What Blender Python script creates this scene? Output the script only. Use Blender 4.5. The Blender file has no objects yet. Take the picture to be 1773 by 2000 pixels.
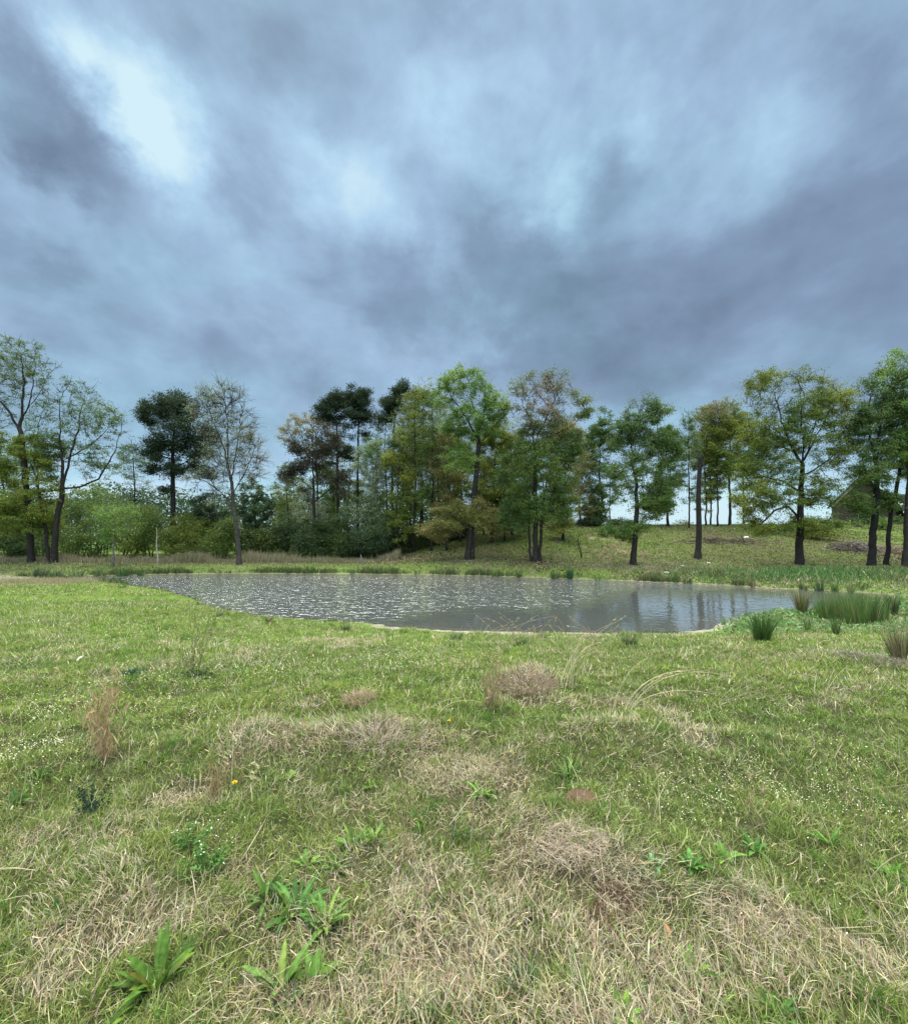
import bpy, math
import numpy as np
from mathutils import Vector

# ------------------------------------------------------------------ camera, world, sun
C = bpy.context.scene.collection
F, CX, CY, PITCH, CAMH = 888.0, 886.5, 1000.0, math.atan(45/888.0), 1.6
cam_d = bpy.data.cameras.new('camera'); cam = bpy.data.objects.new('camera', cam_d); C.objects.link(cam)
cam.location = (0, 0, CAMH); cam.rotation_euler = (math.pi/2 + PITCH, 0, 0)
cam_d.sensor_fit = 'HORIZONTAL'; cam_d.sensor_width = 36; cam_d.lens = 36*F/1773
cam_d.clip_start = 0.05; cam_d.clip_end = 5000
bpy.context.scene.camera = cam
vs = bpy.context.scene.view_settings
vs.view_transform = 'Standard'; vs.look = 'None'; vs.gamma = 1; vs.exposure = 0.48; vs.use_curve_mapping = False

def ray(px, py):
    u = (px-CX)/F; v = (CY-py)/F
    c, s = math.cos(PITCH), math.sin(PITCH)
    return np.array([u, c - v*s, s + v*c])

SUN_EL, SUN_AZ = math.radians(62), math.radians(-32)      # azimuth from +Y towards +X
sun_d = bpy.data.lights.new('sun', 'SUN'); sun = bpy.data.objects.new('sun', sun_d); C.objects.link(sun)
sun_d.energy = 1.5; sun_d.angle = math.radians(30); sun_d.color = (1, 0.95, 0.86)
sdir = Vector((math.sin(SUN_AZ)*math.cos(SUN_EL), math.cos(SUN_AZ)*math.cos(SUN_EL), math.sin(SUN_EL)))
sun.rotation_euler = sdir.to_track_quat('Z', 'Y').to_euler()

world = bpy.data.worlds.new('World'); bpy.context.scene.world = world; world.use_nodes = True
nt = world.node_tree; nt.nodes.clear(); N = nt.nodes; L = nt.links
def nmath(op, a, b=None, c=None, clamp=False):
    n = N.new('ShaderNodeMath'); n.operation = op; n.use_clamp = clamp
    for i, v in enumerate((a, b, c)):
        if v is None: continue
        if isinstance(v, (int, float)): n.inputs[i].default_value = v
        else: L.new(v, n.inputs[i])
    return n.outputs[0]
def nvec(op, a, b=None, scale=None):
    n = N.new('ShaderNodeVectorMath'); n.operation = op
    for i, v in enumerate((a, b)):
        if v is None: continue
        if isinstance(v, (tuple, list)): n.inputs[i].default_value = v
        else: L.new(v, n.inputs[i])
    if scale is not None: n.inputs['Scale'].default_value = scale
    return n
def nsmooth(x, lo, hi, o0=0.0, o1=1.0):
    n = N.new('ShaderNodeMapRange'); n.interpolation_type = 'SMOOTHSTEP'
    L.new(x, n.inputs[0])
    for i, v in zip((1, 2, 3, 4), (lo, hi, o0, o1)): n.inputs[i].default_value = v
    return n.outputs[0]
tc = N.new('ShaderNodeTexCoord'); D = tc.outputs['Generated']
sep = N.new('ShaderNodeSeparateXYZ'); L.new(D, sep.inputs[0])
zc = nmath('ADD', nmath('MAXIMUM', sep.outputs[2], 0.0), 0.16)
qx = nmath('DIVIDE', sep.outputs[0], zc); qy = nmath('DIVIDE', sep.outputs[1], zc)
comb = N.new('ShaderNodeCombineXYZ'); L.new(qx, comb.inputs[0]); L.new(qy, comb.inputs[1])
Q = comb.outputs[0]                                         # position on the flat cloud deck
def nnoise(vec, scale, detail, rough, dist=0.0, off=(0, 0, 0), stretch=(1, 1, 1), rot=0.0):
    m = N.new('ShaderNodeMapping'); L.new(vec, m.inputs[0])
    m.inputs['Location'].default_value = off; m.inputs['Scale'].default_value = stretch
    m.inputs['Rotation'].default_value = (0, 0, rot)
    n = N.new('ShaderNodeTexNoise'); L.new(m.outputs[0], n.inputs['Vector'])
    n.inputs['Scale'].default_value = scale; n.inputs['Detail'].default_value = detail
    n.inputs['Roughness'].default_value = rough; n.inputs['Distortion'].default_value = dist
    return n
wn = nnoise(Q, 1.8, 7, 0.6)
wsub = nvec('SUBTRACT', wn.outputs['Color'], (0.5, 0.5, 0.5))
wsc = nvec('SCALE', wsub.outputs[0], scale=0.13)
wn2 = nnoise(D, 8.0, 6, 0.62, 0, (4, 4, 4)); wsc2 = nvec('SCALE', nvec('SUBTRACT', wn2.outputs['Color'], (0.5, 0.5, 0.5)).outputs[0], scale=0.17)
DW = nvec('NORMALIZE', nvec('ADD', nvec('ADD', D, wsc.outputs[0]).outputs[0], wsc2.outputs[0]).outputs[0]).outputs[0]
# cloud openings (+) and heavy bellies (-): photo-measured directions, angular size, strength
blobs = []
def streak(x0, y0, x1, y1, r, a, n=3):
    for i in range(n):
        t = i/(n-1) if n > 1 else .5
        blobs.append((x0+(x1-x0)*t, y0+(y1-y0)*t, r, a))
streak(60, -10, 130, 110, 45, .30, 3); streak(150, 0, 250, 200, 80, .25, 3); streak(215, 200, 320, 300, 52, .40, 3)
streak(240, 110, 320, 190, 26, .25, 2); streak(340, 250, 400, 310, 70, .16, 2); streak(370, 340, 390, 400, 30, .25, 2)
streak(0, 300, 140, 430, 55, .30, 3); streak(20, 60, 110, 130, 40, .16, 2)
streak(500, 190, 600, 310, 42, .28, 3); streak(590, 340, 600, 400, 45, .18, 2); streak(650, 320, 780, 400, 52, .24, 3)
streak(800, 440, 840, 490, 26, .28, 2); streak(400, 420, 490, 490, 45, .14, 2)
streak(150, 470, 480, 600, 60, .14, 4)
streak(880, 90, 960, 200, 55, .20, 3); streak(1050, 210, 1110, 280, 55, .30, 2); streak(1060, 350, 1110, 390, 45, .28, 2)
streak(1230, 170, 1240, 260, 40, .18, 2); streak(1150, 40, 1500, 120, 130, .12, 3); streak(1090, 430, 1130, 510, 42, .14, 2)
streak(880, 260, 900, 370, 60, .12, 2); streak(1300, 280, 1450, 200, 80, .10, 2)
streak(870, 700, 960, 720, 60, .24, 2); streak(700, 720, 760, 740, 60, .14, 2)
streak(60, 190, 140, 320, 70, -.26, 3); streak(200, 400, 340, 470, 75, -.14, 2); streak(30, 560, 150, 690, 110, -.12, 2)
streak(470, 340, 520, 420, 45, -.12, 2); streak(420, 60, 760, 160, 90, -.04, 3)
streak(650, 500, 760, 580, 70, -.16, 2); streak(930, 520, 1090, 640, 80, -.24, 3); streak(1180, 520, 1400, 640, 100, -.14, 3)
streak(1560, 420, 1650, 640, 130, -.14, 3); streak(1690, 80, 1760, 160, 70, -.16, 2); streak(440, 690, 600, 720, 80, -.10, 2)
streak(1180, 340, 1230, 340, 36, -.12, 1); streak(1050, 650, 1500, 700, 80, -.05, 3)
acc = None
for (bx, by, r, a) in blobs:
    d = ray(bx, by); ln = np.linalg.norm(d); d = d/ln; s = r/F/ln
    dp = nvec('DOT_PRODUCT', DW, tuple(d)).outputs['Value']
    k = 1.0/(s*s)
    g = nmath('EXPONENT', nmath('MULTIPLY_ADD', dp, k, -k)); a = a*(.80 if a > 0 else 1.5)
    acc = nmath('MULTIPLY', g, a*0.46) if acc is None else nmath('MULTIPLY_ADD', g, a*0.46, acc)
n1 = nnoise(Q, 0.9, 6, 0.5, 0.5, (3.1, 1.7, 0), (1.25, 0.75, 1), 0.25)
n2 = nnoise(D, 4.2, 8, 0.53, 0.25, (9.1, 4.2, 0), (1.0, 0.8, 1.5), 0)
n4 = nnoise(D, 5.5, 7, 0.52, 0.2, (2, 7, 1), (1.2, .8, 1.2), 0)
acc = nmath('MULTIPLY', acc, nmath('MULTIPLY_ADD', n4.outputs[0], 2.4, -0.2))
v = nmath('MULTIPLY_ADD', nmath('SUBTRACT', n1.outputs[0], 0.5), 0.36, acc)
v = nmath('MULTIPLY_ADD', nmath('SUBTRACT', n2.outputs[0], 0.5), 0.95, v)
v = nmath('MULTIPLY_ADD', nmath('SUBTRACT', n4.outputs[0], 0.5), 0.38, v)
v = nmath('ADD', v, 0.485)
v = nmath('MULTIPLY_ADD', nsmooth(sep.outputs[2], 0.02, 0.20, 1, 0), 0.55, v)     # paler towards the horizon
n5 = nnoise(D, 10.0, 6, 0.55, 0.3, (1, 3, 7), (1, 1, 1.4)); v = nmath('MULTIPLY_ADD', nmath('SUBTRACT', n5.outputs[0], 0.5), 0.30, v)
ramp = N.new('ShaderNodeValToRGB'); L.new(v, ramp.inputs[0])
cr = ramp.color_ramp; cr.elements[0].position = 0.0; cr.elements[0].color = (.115, .165, .245, 1)
cr.elements[1].position = 1.0; cr.elements[1].color = (.46, .64, .70, 1)
for p, c in ((.30, (.168, .250, .355)), (.52, (.240, .368, .500)), (.75, (.325, .500, .635))):
    e = cr.elements.new(p); e.color = (*c, 1)
n3 = nnoise(Q, 0.9, 3, 0.5, 0, (21, 5, 0))
hue = nsmooth(n3.outputs[0], .40, .62)
mixc = N.new('ShaderNodeMix'); mixc.data_type = 'RGBA'; mixc.blend_type = 'MULTIPLY'; mixc.inputs['Factor'].default_value = 1
tint = N.new('ShaderNodeMix'); tint.data_type = 'RGBA'; L.new(hue, tint.inputs['Factor'])
tint.inputs['A'].default_value = (1.03, .985, 1.0, 1); tint.inputs['B'].default_value = (.97, 1.02, .99, 1)
L.new(ramp.outputs[0], mixc.inputs['A']); L.new(tint.outputs['Result'], mixc.inputs['B'])
# unseen sky overhead and behind the viewer, brightened to light the ground
up = nsmooth(sep.outputs[2], .80, .93); back = nmath('MULTIPLY', nsmooth(sep.outputs[1], .05, -.35), nsmooth(sep.outputs[2], 0.0, .35))
br = nmath('MAXIMUM', nmath('MULTIPLY', up, 1.0), nmath('MULTIPLY', back, .26))
gain = nmath('MULTIPLY_ADD', br, 10.5, 1.0)
neut = N.new('ShaderNodeMix'); neut.data_type = 'RGBA'; L.new(nmath('MULTIPLY', br, .75), neut.inputs['Factor'])
L.new(mixc.outputs['Result'], neut.inputs['A']); neut.inputs['B'].default_value = (.64, .60, .53, 1)
bgc = N.new('ShaderNodeBackground'); L.new(neut.outputs['Result'], bgc.inputs[0]); L.new(gain, bgc.inputs[1])
sky = N.new('ShaderNodeTexSky'); sky.sky_type = 'NISHITA'; sky.sun_disc = False
sky.sun_elevation = SUN_EL; sky.sun_rotation = SUN_AZ
bgs = N.new('ShaderNodeBackground'); L.new(sky.outputs[0], bgs.inputs[0]); bgs.inputs[1].default_value = 0.08
mx = N.new('ShaderNodeMixShader'); mx.inputs[0].default_value = 0.94
L.new(bgs.outputs[0], mx.inputs[1]); L.new(bgc.outputs[0], mx.inputs[2])
wo = N.new('ShaderNodeOutputWorld'); L.new(mx.outputs[0], wo.inputs[0])

# ------------------------------------------------------------------ helpers
rng = np.random.default_rng(7)
def sm(x, a, b):
    t = np.clip((x-a)/(b-a), 0, 1); return t*t*(3-2*t)
def vnoise(x, y, seed=0):
    x = np.asarray(x, float); y = np.asarray(y, float)
    xi = np.floor(x).astype(np.int64); yi = np.floor(y).astype(np.int64); fx = x-xi; fy = y-yi
    def h(i, j):
        n = (i*374761393 + j*668265263 + seed*1442695041) & 0x7fffffff
        n = ((n ^ (n >> 13))*1274126177) & 0x7fffffff
        n = (n ^ (n >> 16)) & 0xffff
        return n/65535.0
    fx = fx*fx*(3-2*fx); fy = fy*fy*(3-2*fy)
    return (h(xi, yi)*(1-fx)+h(xi+1, yi)*fx)*(1-fy) + (h(xi, yi+1)*(1-fx)+h(xi+1, yi+1)*fx)*fy
def fbm(x, y, sc, oct=4, seed=0):
    r = 0; a = .5; t = 0
    for o in range(oct):
        r = r + a*vnoise(np.asarray(x)*sc+17.3*o, np.asarray(y)*sc-9.1*o, seed+o); t += a; a *= .55; sc *= 2.03
    return r/t

def new_mesh(name, verts, loops, sizes, mat, parent=None, loc=None, cols=None, smooth=False):
    me = bpy.data.meshes.new(name)
    verts = np.ascontiguousarray(verts, dtype=np.float32)
    loops = np.ascontiguousarray(loops, dtype=np.int32).ravel(); sizes = np.ascontiguousarray(sizes, dtype=np.int32)
    me.vertices.add(len(verts)); me.vertices.foreach_set('co', verts.ravel())
    me.loops.add(len(loops)); me.loops.foreach_set('vertex_index', loops)
    me.polygons.add(len(sizes)); st = np.zeros(len(sizes), np.int32); st[1:] = np.cumsum(sizes)[:-1]
    me.polygons.foreach_set('loop_start', st)
    me.polygons.foreach_set('use_smooth', np.full(len(sizes), smooth))
    me.update(calc_edges=True)
    if cols is not None:
        at = me.color_attributes.new('Col', 'FLOAT_COLOR', 'POINT')
        c4 = np.ones((len(verts), 4), np.float32); c4[:, :3] = cols
        at.data.foreach_set('color', c4.ravel())
    me.materials.append(mat)
    o = bpy.data.objects.new(name, me); C.objects.link(o)
    if parent is not None: o.parent = parent
    if loc is not None: o.location = loc
    return o
def tag(o, label=None, cat=None, group=None, kind=None):
    if label: o['label'] = label
    if cat: o['category'] = cat
    if group: o['group'] = group
    if kind: o['kind'] = kind
    return o
def empty(name, loc):
    o = bpy.data.objects.new(name, None); o.location = loc; o.empty_display_size = .2; C.objects.link(o); return o

def mat_attr(name, rough=.8, trans=0.0, gloss=.2, bump=0.0, bscale=20., colmul=None, noise=0.0, nscale=8.):
    m = bpy.data.materials.new(name); m.use_nodes = True; t = m.node_tree; t.nodes.clear()
    n = t.nodes; l = t.links
    out = n.new('ShaderNodeOutputMaterial'); p = n.new('ShaderNodeBsdfPrincipled')
    p.inputs['Roughness'].default_value = rough; p.inputs['Specular IOR Level'].default_value = gloss
    at = n.new('ShaderNodeAttribute'); at.attribute_name = 'Col'; col = at.outputs['Color']
    if noise > 0:
        tx = n.new('ShaderNodeTexCoord'); no = n.new('ShaderNodeTexNoise'); no.inputs['Scale'].default_value = nscale; no.inputs['Detail'].default_value = 8
        l.new(tx.outputs['Object'], no.inputs['Vector'])
        mr = n.new('ShaderNodeMapRange'); mr.inputs[1].default_value = .25; mr.inputs[2].default_value = .75
        mr.inputs[3].default_value = 1-noise; mr.inputs[4].default_value = 1+noise; l.new(no.outputs[0], mr.inputs[0])
        vm = n.new('ShaderNodeVectorMath'); vm.operation = 'SCALE'; l.new(col, vm.inputs[0]); l.new(mr.outputs[0], vm.inputs['Scale']); col = vm.outputs[0]
    l.new(col, p.inputs['Base Color'])
    if bump > 0:
        tx = n.new('ShaderNodeTexCoord'); no = n.new('ShaderNodeTexNoise'); no.inputs['Scale'].default_value = bscale; no.inputs['Detail'].default_value = 6
        l.new(tx.outputs['Object'], no.inputs['Vector'])
        b = n.new('ShaderNodeBump'); b.inputs['Strength'].default_value = .8; b.inputs['Distance'].default_value = bump
        l.new(no.outputs[0], b.inputs['Height']); l.new(b.outputs[0], p.inputs['Normal'])
    if trans > 0:
        tr = n.new('ShaderNodeBsdfTranslucent'); l.new(col, tr.inputs[0])
        mxx = n.new('ShaderNodeMixShader'); mxx.inputs[0].default_value = trans
        l.new(p.outputs[0], mxx.inputs[1]); l.new(tr.outputs[0], mxx.inputs[2]); l.new(mxx.outputs[0], out.inputs[0])
    else: l.new(p.outputs[0], out.inputs[0])
    return m
M_leaf = mat_attr('leaf', .6, .35, .25)
M_grass = mat_attr('grass_blade', .6, .30, .25)
M_bark = mat_attr('bark', .9, 0, .1, .03, 14., noise=.35, nscale=6.)
M_plain = mat_attr('matt', .8, 0, .2)
M_ground = mat_attr('ground_soil', .95, 0, .1, .03, 9., noise=.35, nscale=5.)

# ------------------------------------------------------------------ terrain
ZW = -0.9
def at_level(px, py, z):
    d = ray(px, py); t = (z-CAMH)/d[2]; return d*t + np.array([0, 0, CAMH])
shore_px = [(190,1137),(290,1151),(350,1163),(400,1180),(440,1192),(500,1202),(560,1209),(640,1213),(720,1217),(762,1227),(850,1232),(960,1235),
            (1080,1237),(1180,1238),(1300,1238),(1405,1231),(1400,1221),(1460,1205),(1530,1196),(1600,1190),(1680,1180),(1740,1172),(1790,1166),
            (1700,1158),(1600,1153),(1500,1149),(1380,1141),(1250,1136),(1120,1131),(1000,1127),(850,1123),(700,1121),(500,1120),(350,1121),(220,1124),(60,1126),(50,1130)]
SH = np.array([at_level(x, y, ZW)[:2] for x, y in shore_px])
def resample(P, step=.5):
    out = []
    for i in range(len(P)):
        a, b = P[i], P[(i+1) % len(P)]; n = max(1, int(np.linalg.norm(b-a)/step))
        for k in range(n): out.append(a+(b-a)*k/n)
    return np.array(out)
SHR = resample(SH)
w = (fbm(SHR[:, 0], SHR[:, 1], .9, 3, 5)-.5)*.55; w2 = (fbm(SHR[:, 0], SHR[:, 1], .8, 3, 15)-.5)*.35
SHR = SHR + np.stack([w, w2], 1)
def sdist(x, y):
    """distance to the shoreline, positive on land"""
    x = np.asarray(x, float).ravel(); y = np.asarray(y, float).ravel()
    d = np.full(x.shape, 1e9); ins = np.zeros(x.shape, bool)
    A = SHR; B = np.roll(SHR, -1, 0)
    for a, b in zip(A, B):
        ab = b-a; L2 = ab@ab+1e-12
        t = np.clip(((x-a[0])*ab[0]+(y-a[1])*ab[1])/L2, 0, 1)
        d = np.minimum(d, (x-a[0]-t*ab[0])**2+(y-a[1]-t*ab[1])**2)
        c = (a[1] > y) != (b[1] > y)
        if c.any():
            xx = a[0]+(y-a[1])*ab[0]/(ab[1] if abs(ab[1]) > 1e-12 else 1e-12)
            ins ^= c & (x < xx)
    d = np.sqrt(d); return np.where(ins, -d, d)
mounds = []   # (x, y, rx, ry, height)
def base_h(x, y):
    b = -0.50*sm(y, 3, 15) - .36*sm(y, 13, 19)*(1-sm(y, 27, 31))*(1-sm(x, -8, -4)) - .24*sm(y, 4, 12)*(1-sm(y, 15, 24))*sm(x, -8, -3)*1.45
    b = b + .10*(fbm(x, y, .25, 3, 31)-.5)*sm(y, 2, 6)
    hill = sm(x+.25*np.maximum(y-40, 0), -9, 6)*sm(y, 26.5, 45)*2.95
    b = b + hill + .5*(fbm(x, y, .06, 2, 77)-.5)*sm(y, 30, 50)*sm(x, -8, 8)
    return b
def H(x, y, d=None):
    x = np.asarray(x, float); y = np.asarray(y, float); shp = x.shape
    x = x.ravel(); y = y.ravel()
    if d is None:
        d = np.full(x.shape, 50.)
        m = (y > 8) & (y < 40) & (np.abs(x) < 40)
        if m.any(): d[m] = sdist(x[m], y[m])
    b = base_h(x, y)
    near = y < 17
    k = np.where(near & (x > -4), sm(d, .35, 2.2), sm(d, .02, 1.6)*.85+.15*sm(d, 0, 6))
    marsh = sm(x, 6.5, 9.5)*sm(y, 11, 13.5)*(1-sm(y, 24, 27))
    k = np.minimum(k, 1-.88*marsh*(1-sm(y, 20.5, 24)*.6))
    land = ZW+.03 + k*(b-ZW-.03) + .13*sm(d, .0, .4)*(y > 17) 
    wet = ZW - .03 - .75*sm(-d, 0, 4.5)
    z = np.where(d > 0, land, wet)
    fine = ((fbm(x, y, 1.7, 3, 3)-.5)*.13 + (fbm(x, y, 5.5, 2, 8)-.5)*.085)
    z = z + np.where(d > .3, fine*np.clip(1.5-y/40, .3, 1), 0)
    for (mx_, my_, rx, ry, h) in mounds:
        z = z + h*np.exp(-((x-mx_)/rx)**2-((y-my_)/ry)**2)
    z = np.where(d > 0, np.maximum(z, ZW+.012), z)
    return z.reshape(shp)
def Hs(x, y): return float(H(np.array([x]), np.array([y]))[0])
def ground_hit(px, py):
    d = ray(px, py); Y = 1.2
    while Y < 120:
        p = d*(Y/d[1]); z = p[2]+CAMH
        if z <= base_and(p[0], Y): break
        Y += .1 if Y < 50 else .5
    lo, hi = Y-.1, Y
    for _ in range(10):
        mid = (lo+hi)/2; p = d*(mid/d[1])
        if p[2]+CAMH <= Hs(p[0], mid): hi = mid
        else: lo = mid
    p = d*(hi/d[1]); return np.array([p[0], hi, Hs(p[0], hi)])
def base_and(x, y): return Hs(x, y)
def Wp(px, py, Y):
    d = ray(px, py)*1.0; d = d*(Y/d[1]); return np.array([d[0], Y, d[2]+CAMH])
for (px, py, rx, ry, h) in [(1110,1630,.35,.25,.07),(1230,1720,.3,.25,.10),(760,1440,.4,.3,.10),(1025,1335,.35,.3,.16),(540,1450,.7,.35,.10),
                            (1180,1440,.7,.35,.10),(290,1340,.45,.3,.08),(1140,1555,.13,.1,.06),(1640,1300,.7,.5,.12),(200,1720,.3,.2,.06),(800,1240,.5,.3,.12),
                            (1230,1250,.6,.3,.10),(1100,1245,.5,.3,.08),(930,1245,.4,.3,.08)]:
    g = ground_hit(px, py); mounds.append((g[0], g[1], rx, ry, h))

# straw (dead grass) patches measured on the ground
straw_px = [(540,1440,200,45),(760,1450,110,50),(1180,1430,180,50),(880,1510,210,55),(1120,1640,110,60),(100,1640,130,60),(220,1710,200,60),(150,1840,160,50),
  (60,1940,110,60),(330,1560,60,30),(800,1720,160,60),(1240,1760,130,70),(1240,1890,160,100),(1480,1790,100,60),(1700,1880,100,60),(1560,1900,120,70),
  (290,1325,110,28),(1650,1330,110,40),(640,1250,60,12),(1240,1360,80,30),(450,1800,230,60),(880,1850,260,80),(1025,1335,60,25),(560,1380,80,15),
  (1000,1760,200,60),(700,1960,260,60),(1150,1980,200,50),(240,1195,60,8),(300,1205,40,8),(1640,1390,90,20),(1230,1090,90,12),(1280,1125,60,10),(620,1580,160,50)]
straw_el = []
for (px, py, rx, ry) in straw_px:
    g = ground_hit(px, py); Y = g[1]; hh = CAMH-g[2]
    straw_el.append((g[0], Y, rx*Y/F, max(ry*Y*Y/(F*hh), .1)))
green_px = [(1560,1560,260,110),(120,1400,200,90),(650,1330,250,60),(1450,1290,320,40),(200,1200,300,50),(330,1400,140,35),(1650,1480,150,60),(870,1380,160,30),(1240,1270,150,15)]
green_el = []
for (px, py, rx, ry) in green_px:
    g = ground_hit(px, py); Y = g[1]; hh = CAMH-g[2]
    green_el.append((g[0], Y, rx*Y/F, max(ry*Y*Y/(F*hh), .1)))
litter_shade_px = [(1560,1112,260,14),(920,1082,150,14),(1050,1100,70,8),(1420,1052,230,6),(1740,1080,90,22),(800,1092,100,6),(1660,1070,50,8)]  # leaf litter; the oak's wide dark patch also paints the shade beneath it
litter_shade_el = []
for (px, py, rx, ry) in litter_shade_px:
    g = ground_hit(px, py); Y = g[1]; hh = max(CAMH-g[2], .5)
    litter_shade_el.append((g[0], Y, rx*Y/F, max(ry*Y*Y/(F*hh)*.7, 1.)))
def ell(x, y, els, soft=1.0):
    v = np.zeros(np.shape(x))
    for (a, b, rx, ry) in els:
        v = np.maximum(v, np.exp(-(((x-a)/rx)**2+((y-b)/ry)**2)*.8*soft))
    return v
def zones(x, y):
    n = fbm(x, y, 1.1, 4, 41); n2 = fbm(x, y, 3.1, 3, 51)
    near = 1-sm(y, 3.0, 4.2)
    s = -.09 + .04*near + .80*ell(x, y, straw_el) - .65*ell(x, y, green_el) + (n-.5)*1.5 + (n2-.5)*1.5 - .15*sm(y, 20, 26)
    s = sm(s, .05, .95)
    lit = np.clip(ell(x, y, litter_shade_el, 2.2)*.85*(.2+1.3*n)-.14, 0, 1)*(y > 22)
    return s, lit, n, n2

xs = np.concatenate([-np.geomspace(32, 1500, 34)[::-1], np.arange(-31.6, 31.7, .16), np.geomspace(32, 1500, 34)])
ys = np.concatenate([-np.geomspace(4, 600, 12)[::-1], np.arange(-3.5, .9, .5), np.arange(1, 12, .07), np.arange(12, 34, .12), np.arange(34, 50, .4), np.geomspace(50.5, 2500, 50)])
GX, GY = np.meshgrid(xs, ys); gx, gy = GX.ravel(), GY.ravel()
dd = np.full(gx.shape, 50.); m = (gy > 8) & (gy < 40) & (np.abs(gx) < 40); dd[m] = sdist(gx[m], gy[m])
gz = H(gx, gy, dd)
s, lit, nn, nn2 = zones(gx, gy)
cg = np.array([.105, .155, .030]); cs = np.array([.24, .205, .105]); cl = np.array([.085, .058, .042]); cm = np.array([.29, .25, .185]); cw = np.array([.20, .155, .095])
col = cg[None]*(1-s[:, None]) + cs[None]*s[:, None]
nearf = (1-sm(gy, 4, 10))[:, None]; col = col*(1-.85*nearf) + np.array([.030, .026, .014])[None]*.85*nearf  # near soil darkened to paint shade into the gaps between blades
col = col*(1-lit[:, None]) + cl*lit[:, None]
mud = ((1-sm(dd, .28*nn, .12+.7*nn))*(gy < 17)*(gx > -2.2)*sm(nn2, .25, .5) + (1-sm(dd, .05, .3))*(gy >= 17)*.25 + (1-sm(dd, .1, .25))*(gy < 17)*(gx < -2.2)*.5)[:, None]
col = col*(1-mud) + cm*mud
path = (np.exp(-((gx+26.5)/5.)**4)*np.exp(-((gy-24.5)/2.2)**2))[:, None]*np.clip(nn[:, None]*2, 0, 1); col = col*(1-path)+np.array([.26, .22, .17])*path
deep = sm(-dd, .3, 3.5)[:, None]
under = cw*(1-deep)+np.array([.035, .038, .026])*deep
mudw = (nn2[:, None]*.6+.7)
col = np.where((dd < 0)[:, None], under*mudw, col)
nx, ny = len(xs), len(ys)
idx = np.arange(nx*ny).reshape(ny, nx)
q = np.stack([idx[:-1, :-1], idx[:-1, 1:], idx[1:, 1:], idx[1:, :-1]], -1).reshape(-1, 4)
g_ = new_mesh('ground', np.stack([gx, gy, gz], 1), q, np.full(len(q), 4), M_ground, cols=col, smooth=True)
tag(g_, 'meadow, pond bed and grassy hillside', kind='structure')

# ------------------------------------------------------------------ water
mw = bpy.data.materials.new('pond_water'); mw.use_nodes = True; t = mw.node_tree; t.nodes.clear(); n = t.nodes; l = t.links
out = n.new('ShaderNodeOutputMaterial'); geo = n.new('ShaderNodeTexCoord'); mp = n.new('ShaderNodeMapping'); l.new(geo.outputs['Object'], mp.inputs[0])
mp.inputs['Scale'].default_value = (0.8, 1.0, 1); mp.inputs['Rotation'].default_value = (0, 0, .18)
na = n.new('ShaderNodeTexNoise'); l.new(mp.outputs[0], na.inputs['Vector']); na.inputs['Scale'].default_value = 3.6; na.inputs['Detail'].default_value = 2; na.inputs['Roughness'].default_value = .55; na.inputs['Distortion'].default_value = .6
sp = n.new('ShaderNodeSeparateXYZ'); l.new(geo.outputs['Object'], sp.inputs[0])
nb = n.new('ShaderNodeTexNoise'); l.new(geo.outputs['Object'], nb.inputs['Vector']); nb.inputs['Scale'].default_value = .35; nb.inputs['Detail'].default_value = 3
def M2(op, a, b=None, c=None, clamp=False):
    k = n.new('ShaderNodeMath'); k.operation = op; k.use_clamp = clamp
    for i, v_ in enumerate((a, b, c)):
        if v_ is None: continue
        if isinstance(v_, (int, float)): k.inputs[i].default_value = v_
        else: l.new(v_, k.inputs[i])
    return k.outputs[0]
def S2(x, lo, hi, a=0, b=1):
    k = n.new('ShaderNodeMapRange'); k.interpolation_type = 'SMOOTHSTEP'; l.new(x, k.inputs[0])
    for i, v_ in zip((1, 2, 3, 4), (lo, hi, a, b)): k.inputs[i].default_value = v_
    return k.outputs[0]
# wind shadow: calm near the viewer's shore to the right, calm under the far bank
yy = M2('MULTIPLY_ADD', M2('SUBTRACT', nb.outputs[0], .5), 3.0, sp.outputs[1])
edge = M2('MULTIPLY_ADD', S2(sp.outputs[0], -4, 3), 3.2, 12.2)
edge = M2('MULTIPLY_ADD', S2(sp.outputs[0], 3.5, 9), 6.0, edge)
act = M2('MULTIPLY', S2(M2('SUBTRACT', yy, edge), -1.0, 1.6), S2(sp.outputs[1], 30, 26.0, .25, 1))
strg = M2('MULTIPLY_ADD', act, .95, .05)
bm = n.new('ShaderNodeBump'); bm.inputs['Distance'].default_value = .17; l.new(strg, bm.inputs['Strength']); l.new(na.outputs[0], bm.inputs['Height'])
gl = n.new('ShaderNodeBsdfGlossy'); gl.inputs['Roughness'].default_value = .055; gl.inputs[0].default_value = (1, 1, 1, 1); l.new(bm.outputs[0], gl.inputs['Normal'])
tr = n.new('ShaderNodeBsdfTransparent'); tr.inputs[0].default_value = (.52, .47, .33, 1)
fr = n.new('ShaderNodeFresnel'); fr.inputs[0].default_value = 2.1; l.new(bm.outputs[0], fr.inputs['Normal'])
df = n.new('ShaderNodeBsdfDiffuse'); df.inputs[0].default_value = (.255, .275, .265, 1); mk = n.new('ShaderNodeMixShader'); mk.inputs[0].default_value = .25
l.new(tr.outputs[0], mk.inputs[1]); l.new(df.outputs[0], mk.inputs[2]); tr = mk
ms = n.new('ShaderNodeMixShader'); l.new(fr.outputs[0], ms.inputs[0]); l.new(tr.outputs[0], ms.inputs[1]); l.new(gl.outputs[0], ms.inputs[2]); l.new(ms.outputs[0], out.inputs[0])
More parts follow.
